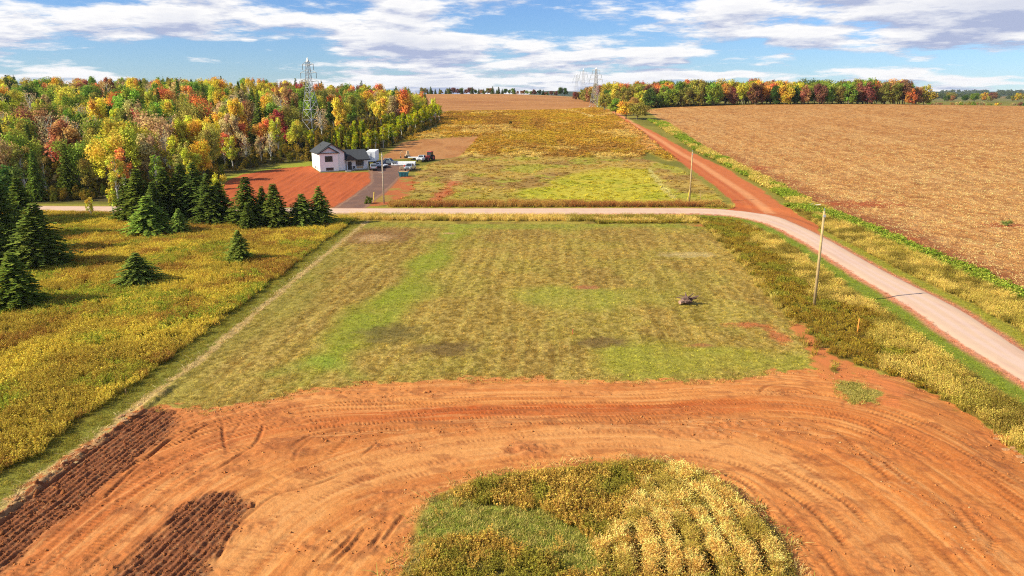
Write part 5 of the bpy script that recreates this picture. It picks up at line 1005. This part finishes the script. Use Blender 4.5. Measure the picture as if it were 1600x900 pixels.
# teal skip
b = stand(631, 275.5); sk = thing('skip_container', 'teal steel skip with pale load on the red soil', 'skip', b, .12); s_ = MB(); s_.poly([(-1.1, -.7, 0), (1.1, -.7, 0), (1.1, .7, 0), (-1.1, .7, 0), (-1.3, -.85, 1.15), (1.3, -.85, 1.15), (1.3, .85, 1.15), (-1.3, .85, 1.15)], [(3, 2, 1, 0), (4, 5, 6, 7), (0, 1, 5, 4), (1, 2, 6, 5), (2, 3, 7, 6), (3, 0, 4, 7)]); s_.build('tub', M_teal, sk)
MB().box(-1.36, 1.36, -.91, -.83, 1.05, 1.2).build('rim', M_teal, sk); MB().box(-1.36, 1.36, .83, .91, 1.05, 1.2).build('rim', M_teal, sk); MB().box(-1.2, 1.2, -.78, .78, 1.15, 1.32, .25, .2).build('load', M_straw, sk)
for xx in (-.8, 0, .8): MB().box(xx - .05, xx + .05, -.9, -.72, .05, 1.05).build('rib', M_teal, sk)
# tractor
def wheel(o, x, y, r_, wd): w = MB().tube([(x - wd / 2, y, r_), (x + wd / 2, y, r_)], [r_, r_], 16).build('tyre', M_tyre, o); MB().tube([(x - wd / 2 - .01, y, r_), (x + wd / 2 + .01, y, r_)], [r_ * .5, r_ * .5], 10).build('rim', M_red, w)
b = stand(670, 251); t_ = thing('farm_tractor', 'brown-red farm tractor with a cab behind the white pickup', 'tractor', b, -.5)
MB().box(-.45, .45, -1.9, .2, .8, 1.5).build('hood', M_red, t_, bevel=.05); MB().box(-.5, .5, -1.9, 1.3, .55, .8).build('chassis', M_dark, t_); cb = MB().box(-.72, .72, .1, 1.5, 1.2, 2.6, .06, .08).build('cab', M_glass, t_); MB().box(-.78, .78, .05, 1.55, 2.6, 2.72).build('cab_roof', M_red, cb)
MB().tube([(.25, -1.0, 1.5), (.25, -1.0, 2.5)], [.05, .05], 6).build('exhaust', M_dark, t_)
for x_ in (-.8, .8): wheel(t_, x_, 1.1, .85, .45); wheel(t_, x_ * .85, -1.5, .55, .3)
# flatbed trailer and mini excavator
b = stand(649, 249.5); fb = thing('flatbed_trailer', 'low white flatbed trailer behind the panel stack', 'trailer', b, .1); MB().box(-2.2, 2.2, -1, 1, .62, .8).build('deck', M_white, fb); MB().box(-3.3, -2.2, -.06, .06, .55, .68).build('drawbar', M_dark, fb); MB().box(-2.1, 2.1, -.5, .5, .5, .62).build('frame', M_dark, fb)
for s_ in (-1, 1):
    for xx in (-.4, .4): w = MB().tube([(xx, s_ * .82, .3), (xx, s_ * 1.02, .3)], [.3, .3], 12).build('tyre', M_tyre, fb)
b = stand(637, 246.5); ex_ = thing('mini_excavator', 'small tan mini excavator with raised arm behind the flatbed', 'excavator', b, .3)
for s_ in (-1, 1): MB().prism([(-.9, .0), (.9, 0), (1.05, .22), (.9, .45), (-.9, .45), (-1.05, .22)], s_ * .62 - .15, s_ * .62 + .15).build('track', M_tyre, ex_)
MB().box(-.75, .7, -.6, .6, .47, 1.0).build('house_body', M_tan, ex_, bevel=.05); MB().box(-.3, .5, -.45, .45, 1.0, 2.1, .08, .05).build('cab', M_tan, ex_); MB().tube([(-.7, 0, .9), (-1.5, 0, 2.0), (-2.3, 0, 1.5)], [.12, .11, .09], 6).build('boom', M_tan, ex_); MB().tube([(-2.3, 0, 1.5), (-2.2, 0, .4)], [.08, .07], 6).build('stick', M_tan, ex_); MB().box(-2.4, -1.95, -.25, .25, .1, .45, .05, 0).build('bucket', M_dark, ex_)
b = stand(634, 261); cr_ = thing('red_tool_chest', 'small red site box lying between panel stack and silver pickup', 'box', b, .5); MB().box(-.5, .5, -.3, .3, 0, .5).build('chest', M_red, cr_); MB().box(-.53, .53, -.33, .33, .5, .58).build('lid', M_red, cr_)
b = stand(628, 264.5); cr_ = thing('pallet_of_boards', 'tan pallet of boards next to the silver pickup', 'pallet', b, .2)
for k in range(4): MB().box(-.6, .6, -.5, .5, .12 + k * .14, .25 + k * .14).build('board', M_tan, cr_)
for xx in (-.5, 0, .4): MB().box(xx, xx + .1, -.5, .5, 0, .12).build('runner', M_tan, cr_)

# --- things lying in the fields
def lump(name, loc, s, mat, seed, parent=None):
    r = np.random.default_rng(seed); n1, n2 = 7, 10; V = [(0, 0, -s[2] * .5)]; 
    for i_ in range(1, n1):
        for j in range(n2):
            a = math.pi * i_ / n1; b_ = 2 * math.pi * j / n2; k = r.uniform(.68, 1.15); V.append((math.sin(a) * math.cos(b_) * s[0] * k, math.sin(a) * math.sin(b_) * s[1] * k, -math.cos(a) * s[2] * k * (.5 if a < 1.5 else 1)))
    V.append((0, 0, s[2])); f = [(0, 1 + (j + 1) % n2, 1 + j) for j in range(n2)]
    for i_ in range(n1 - 2):
        for j in range(n2): f.append((1 + i_ * n2 + j, 1 + i_ * n2 + (j + 1) % n2, 1 + (i_ + 1) * n2 + (j + 1) % n2, 1 + (i_ + 1) * n2 + j))
    l_ = 1 + (n1 - 2) * n2; f += [(l_ + j, l_ + (j + 1) % n2, len(V) - 1) for j in range(n2)]; m = MB(); m.poly(V, f); o = m.build(name, mat, parent); o.location = loc; return o
b = stand(1071, 475); su = thing('uprooted_stump', 'uprooted dark tree stump with splayed roots on the mown lot', 'stump', b)
lump('root_ball', (.15, 0, .3), (.75, .55, .55), M_root, 3, su); MB().tube([(-.3, -.2, .35), (-.75, -.5, .3)], [.24, .21], 9).build('trunk', M_stub, su)
r = np.random.default_rng(77)
for k in range(15):
    a = r.uniform(0, 6.28); L_ = r.uniform(.8, 1.25); z = r.uniform(.2, 1.0); d_ = np.array([math.cos(a), math.sin(a), 0]); p = np.array([.15, 0, .4]); MB().tube([p, p + d_ * L_ * .5 + np.array([0, 0, z * .5]), p + d_ * L_ + np.array([r.normal(0, .12), r.normal(0, .12), z * .8])], [.12, .08, .03], 6).build('root', M_root, su)
for k in range(22):
    px = 20 + 215 * r.random(); py = np.interp(px, (0, 60, 140, 230), (797, 750, 694, 628)) + r.normal(0, 5) + 3; b = stand(px, py); s = r.uniform(.09, .22)
    o = lump('sod_clod', (b[0], b[1], b[2] + .0), (s * r.uniform(1, 2.2), s, s * .5), M_straw if k % 2 else M_clod, 900 + k); o.rotation_euler = (0, 0, r.uniform(0, 3)); tag(o, 'rough sod clod tipped along the ploughed edge by the straw line', 'clod', 'sod clods along the ploughed edge')
for k in range(14):
    px = 1545 + 70 * r.random(); py = np.interp(px, (1500, 1600), (634, 706)) + r.normal(0, 4) + 3; b = stand(px, py); s = r.uniform(.08, .18)
    o = lump('sod_clod', (b[0], b[1], b[2] + .01), (s * 1.6, s, s * .6), M_clod, 950 + k); tag(o, 'dark sod clod where the red clearing meets the verge grass', 'clod', 'sod clods at the verge edge')
for k, (px, py, dx, dy, h) in enumerate(((1258, 326, 2.2, 1.6, .8), (1264, 325, 1.8, -1.2, .9), (1268, 328, 2.6, .6, .35))):
    b = stand(px, py); me = MB().tube([(0, 0, .1), (dx * .5, dy * .5, h * .7), (dx, dy, h)], [.16, .13, .06], 7); o = me.build('driftwood_log', M_log, None); o.location = b; tag(o, ('grey weathered log leaning over the ditch at the junction', 'pale broken log crossing the leaning one at the junction', 'long bleached log lying flat at the junction ditch')[k], 'log')
for k, (px, py) in enumerate(((1577, 350), (1570, 352))):
    b = stand(px, py); rr_ = np.random.default_rng(px); plant('green_bush', SHRUB[k % 2], (b[0], b[1], b[2] - .1), rr_.uniform(.8, 1.3), 1.5, C(140, 150, 76, 1.0), 'low green bush growing on bare soil of the stubble field' , 'bush', 'low bushes at the stubble field')
b = stand(577, 318); plant('green_bush', SHRUB[0], (b[0], b[1], b[2] - .1), 1.6, 1.3, C(120, 134, 44), 'rounded green bush at the mouth of the driveway', 'bush', None)
b = stand(798, 196); plant('green_bush', SHRUB[1], (b[0], b[1], b[2]), 1.8, .8, C(90, 96, 40), 'lone dark bush out in the olive hill field', 'bush', None)
b = stand(1118, 320); plant('green_bush', SHRUB[1], (b[0], b[1], b[2]-.2), 1.3, 1.6, C(96, 128, 44), 'low green bush at the corner of the dirt road junction', 'bush', None)

# ------------------------------------------------------------------ the air
hz_ = MB().box(-3700, 3700, -60, 4300, -1.6, 95); me = bpy.data.meshes.new('haze'); me.from_pydata(hz_.v, [], hz_.f); mh = bpy.data.materials.new('haze_mat'); mh.use_nodes = True; mh.node_tree.nodes.clear()
pv = nd(mh.node_tree, 'ShaderNodeVolumePrincipled'); pv.inputs['Color'].default_value = (.72, .82, 1.0, 1); pv.inputs['Density'].default_value = 0.00004
ho = nd(mh.node_tree, 'ShaderNodeOutputMaterial'); mh.node_tree.links.new(pv.outputs[0], ho.inputs['Volume']); me.materials.append(mh); tag(link('haze', me), 'thin pale blue autumn haze over the whole countryside', 'haze', kind='stuff')
scene.cycles.volume_bounces = 0
